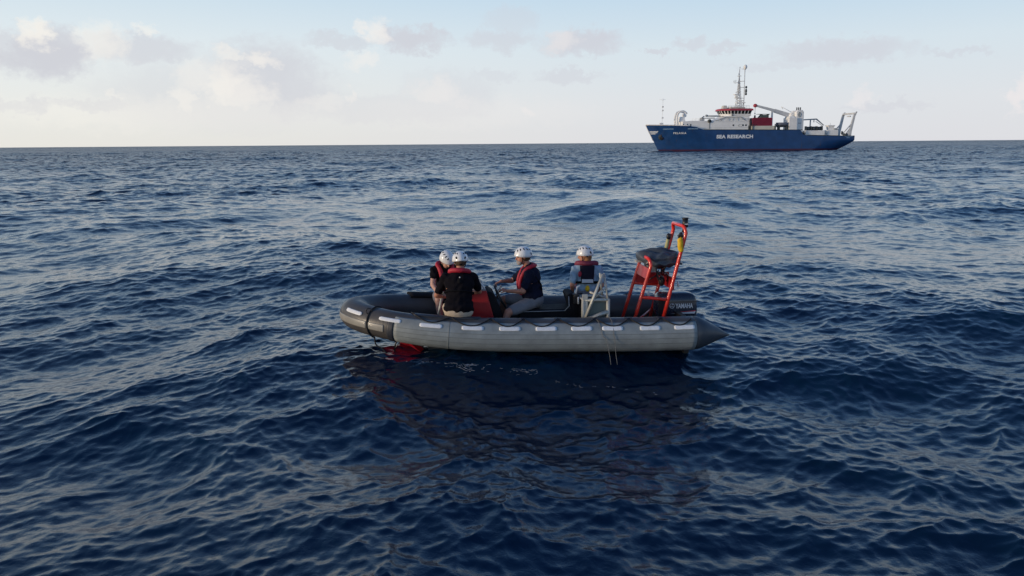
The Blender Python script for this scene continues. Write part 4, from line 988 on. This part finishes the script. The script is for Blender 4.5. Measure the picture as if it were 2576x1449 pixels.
# person at the wheel
J = dict(pel=V(2.165, .02, .625), neck=V(2.215, .02, 1.10), head=V(2.305, .02, 1.265), sL=V(2.235, .215, 1.035), sR=V(2.245, -.175, 1.035),
         eL=V(2.345, .30, .80), eR=V(2.44, -.26, .87), wL=V(2.555, .17, .79), wR=V(2.615, -.13, .885), hL=V(2.20, .12, .60), hR=V(2.20, -.08, .60),
         kL=V(2.56, .30, .50), kR=V(2.57, -.20, .60), aL=V(2.66, .36, .24), aR=V(2.62, -.26, .23), toe=V(1, 0, 0))
b3, s, l, n, H = person('bearded person in navy shirt seated in profile with both hands on the steering wheel', J, (1, .05, -.05), P_skin, P_navy, P_greysh,
    {'L': ((.8, -.35, .25), (.2, .2, 1), -1, .75), 'R': ((.85, .2, -.25), (.2, -.1, 1), 1, .75)}, depth=1.2, width=1.08, hair=P_hair)
yoke(b3, J['neck'], s, l, n, P_vest, r=.030, wid=.095, depth=1.12)
f, hl, hu, hc = H
mb = MB(); mb.ell(hc - hu * .078 + f * .055, (f * .046, hl * .054, hu * .042)); mb.ell(hc - hu * .055 + f * .088, (f * .018, hl * .035, hu * .014)); mb.build('beard', P_beard, b3, remesh=.007)
mb = MB(); mb.tube([J['neck'] + l * .18 - s * .05 - n * .02, J['neck'] + l * .15 - s * .25 - n * .13, J['neck'] - s * .4 - n * .15], .012, 6); mb.build('vest_strap', P_web, b3)
# person kneeling behind the aluminium frame
J = dict(pel=V(1.275, -.38, .62), neck=V(1.265, -.44, 1.045), head=V(1.29, -.47, 1.195), sL=V(1.445, -.44, .985), sR=V(1.085, -.40, .985),
         eL=V(1.50, -.36, .76), eR=V(1.05, -.33, .75), wL=V(1.47, -.52, .60), wR=V(1.10, -.52, .60), hL=V(1.36, -.38, .58), hR=V(1.19, -.38, .58),
         kL=V(1.37, -.52, .24), kR=V(1.17, -.50, .24), aL=V(1.37, -.12, .22), aR=V(1.17, -.10, .22), toe=V(0, .8, -.15))
b4, s, l, n, H = person('person in light blue shirt and black life vest behind the aluminium frame', J, (1, -.45, -.12), P_skin, P_blue, P_greysh,
    {'L': ((0, -.9, -.2), (0, 0, 1), 1, .3), 'R': ((0, -.9, -.2), (0, 0, 1), -1, .3)}, width=.96, hair=P_hairb, hairlen=1)
yoke(b4, J['neck'], s, l, n, P_vestd, r=.040, wid=.115)
backpanel(b4, J['neck'], s, l, n, P_navyv, .112, .092, .0, .27, off=.165, th=.02)
c = J['neck'] - s * .235 - n * .190
mb = MB(); mb.loft([[c + l * .085 * q + s * .026 - n * (-.01 * q * q) for q in (-1, 0, 1)] + [c + l * .085 * q + s * .026 + n * .02 for q in (1, 0, -1)], [c + l * .085 * q - s * .026 for q in (-1, 0, 1)] + [c + l * .085 * q - s * .026 + n * .02 for q in (1, 0, -1)]], smooth=False); mb.build('reflective_band', P_band, b4)
mb = MB(); c = J['neck'] - s * .13 + l * .115 - n * .150; mb.ell(c, (l * .028, s * .045, n * .014)); mb.build('vest_badge', P_vest, b4)
belt(b4, J['pel'], J['neck'], s, l, n, .40, P_web, r=.02)
mb = MB(); mb.ell(J['pel'] + s * .08 - l * .0 - n * .16, (.035, .02, .05)); mb.build('gas_canister', K_yel, b4)

# ================================================================== foam along the hull
M_foam = mat('sea_foam', (.40, .44, .50), .6, var=.1)
mb = MB(); random.seed(9)
Fi = BOAT.m
def foam_chain(px, py, n, sc):
    a = random.uniform(-.6, .6)
    for _ in range(n):
        wpt = Fi @ Vector((px, py, 0)); z = sea_z(wpt.x, wpt.y); L = sc * random.uniform(1.2, 4)
        mb.ell((px, py, z + .001), ((L * math.cos(a), L * math.sin(a), 0), (-sc * .45 * math.sin(a), sc * .45 * math.cos(a), 0), (0, 0, sc * .3)), 6, 4)
        px += L * 1.5 * math.cos(a); py += L * 1.5 * math.sin(a); a += random.gauss(0, .7)
for i in range(34): foam_chain(random.gauss(3.18, .13), 1.13 + abs(random.gauss(0, .10)), random.randint(2, 7), random.uniform(.003, .0065))
for i in range(10): foam_chain(random.gauss(3.6, .18), 1.06 + abs(random.gauss(0, .03)), 3, random.uniform(.003, .005))
for i in range(16): foam_chain(random.gauss(2.45, .10), 1.28 + abs(random.gauss(0, .07)), random.randint(2, 6), random.uniform(.003, .006))
for i in range(16):
    u = random.random(); foam_chain(lerp(2.1, .45, u), lerp(1.52, 1.95, u) + .05 * math.sin(u * 9), random.randint(1, 5), random.uniform(.0025, .005))
CUR['frame'] = BOAT; CUR['org'] = Vector((2, 1.3, 0)); fo = mb.build('foam', M_foam); tag(fo, 'flecks of white foam along the near side of the dinghy', 'foam', kind='stuff')
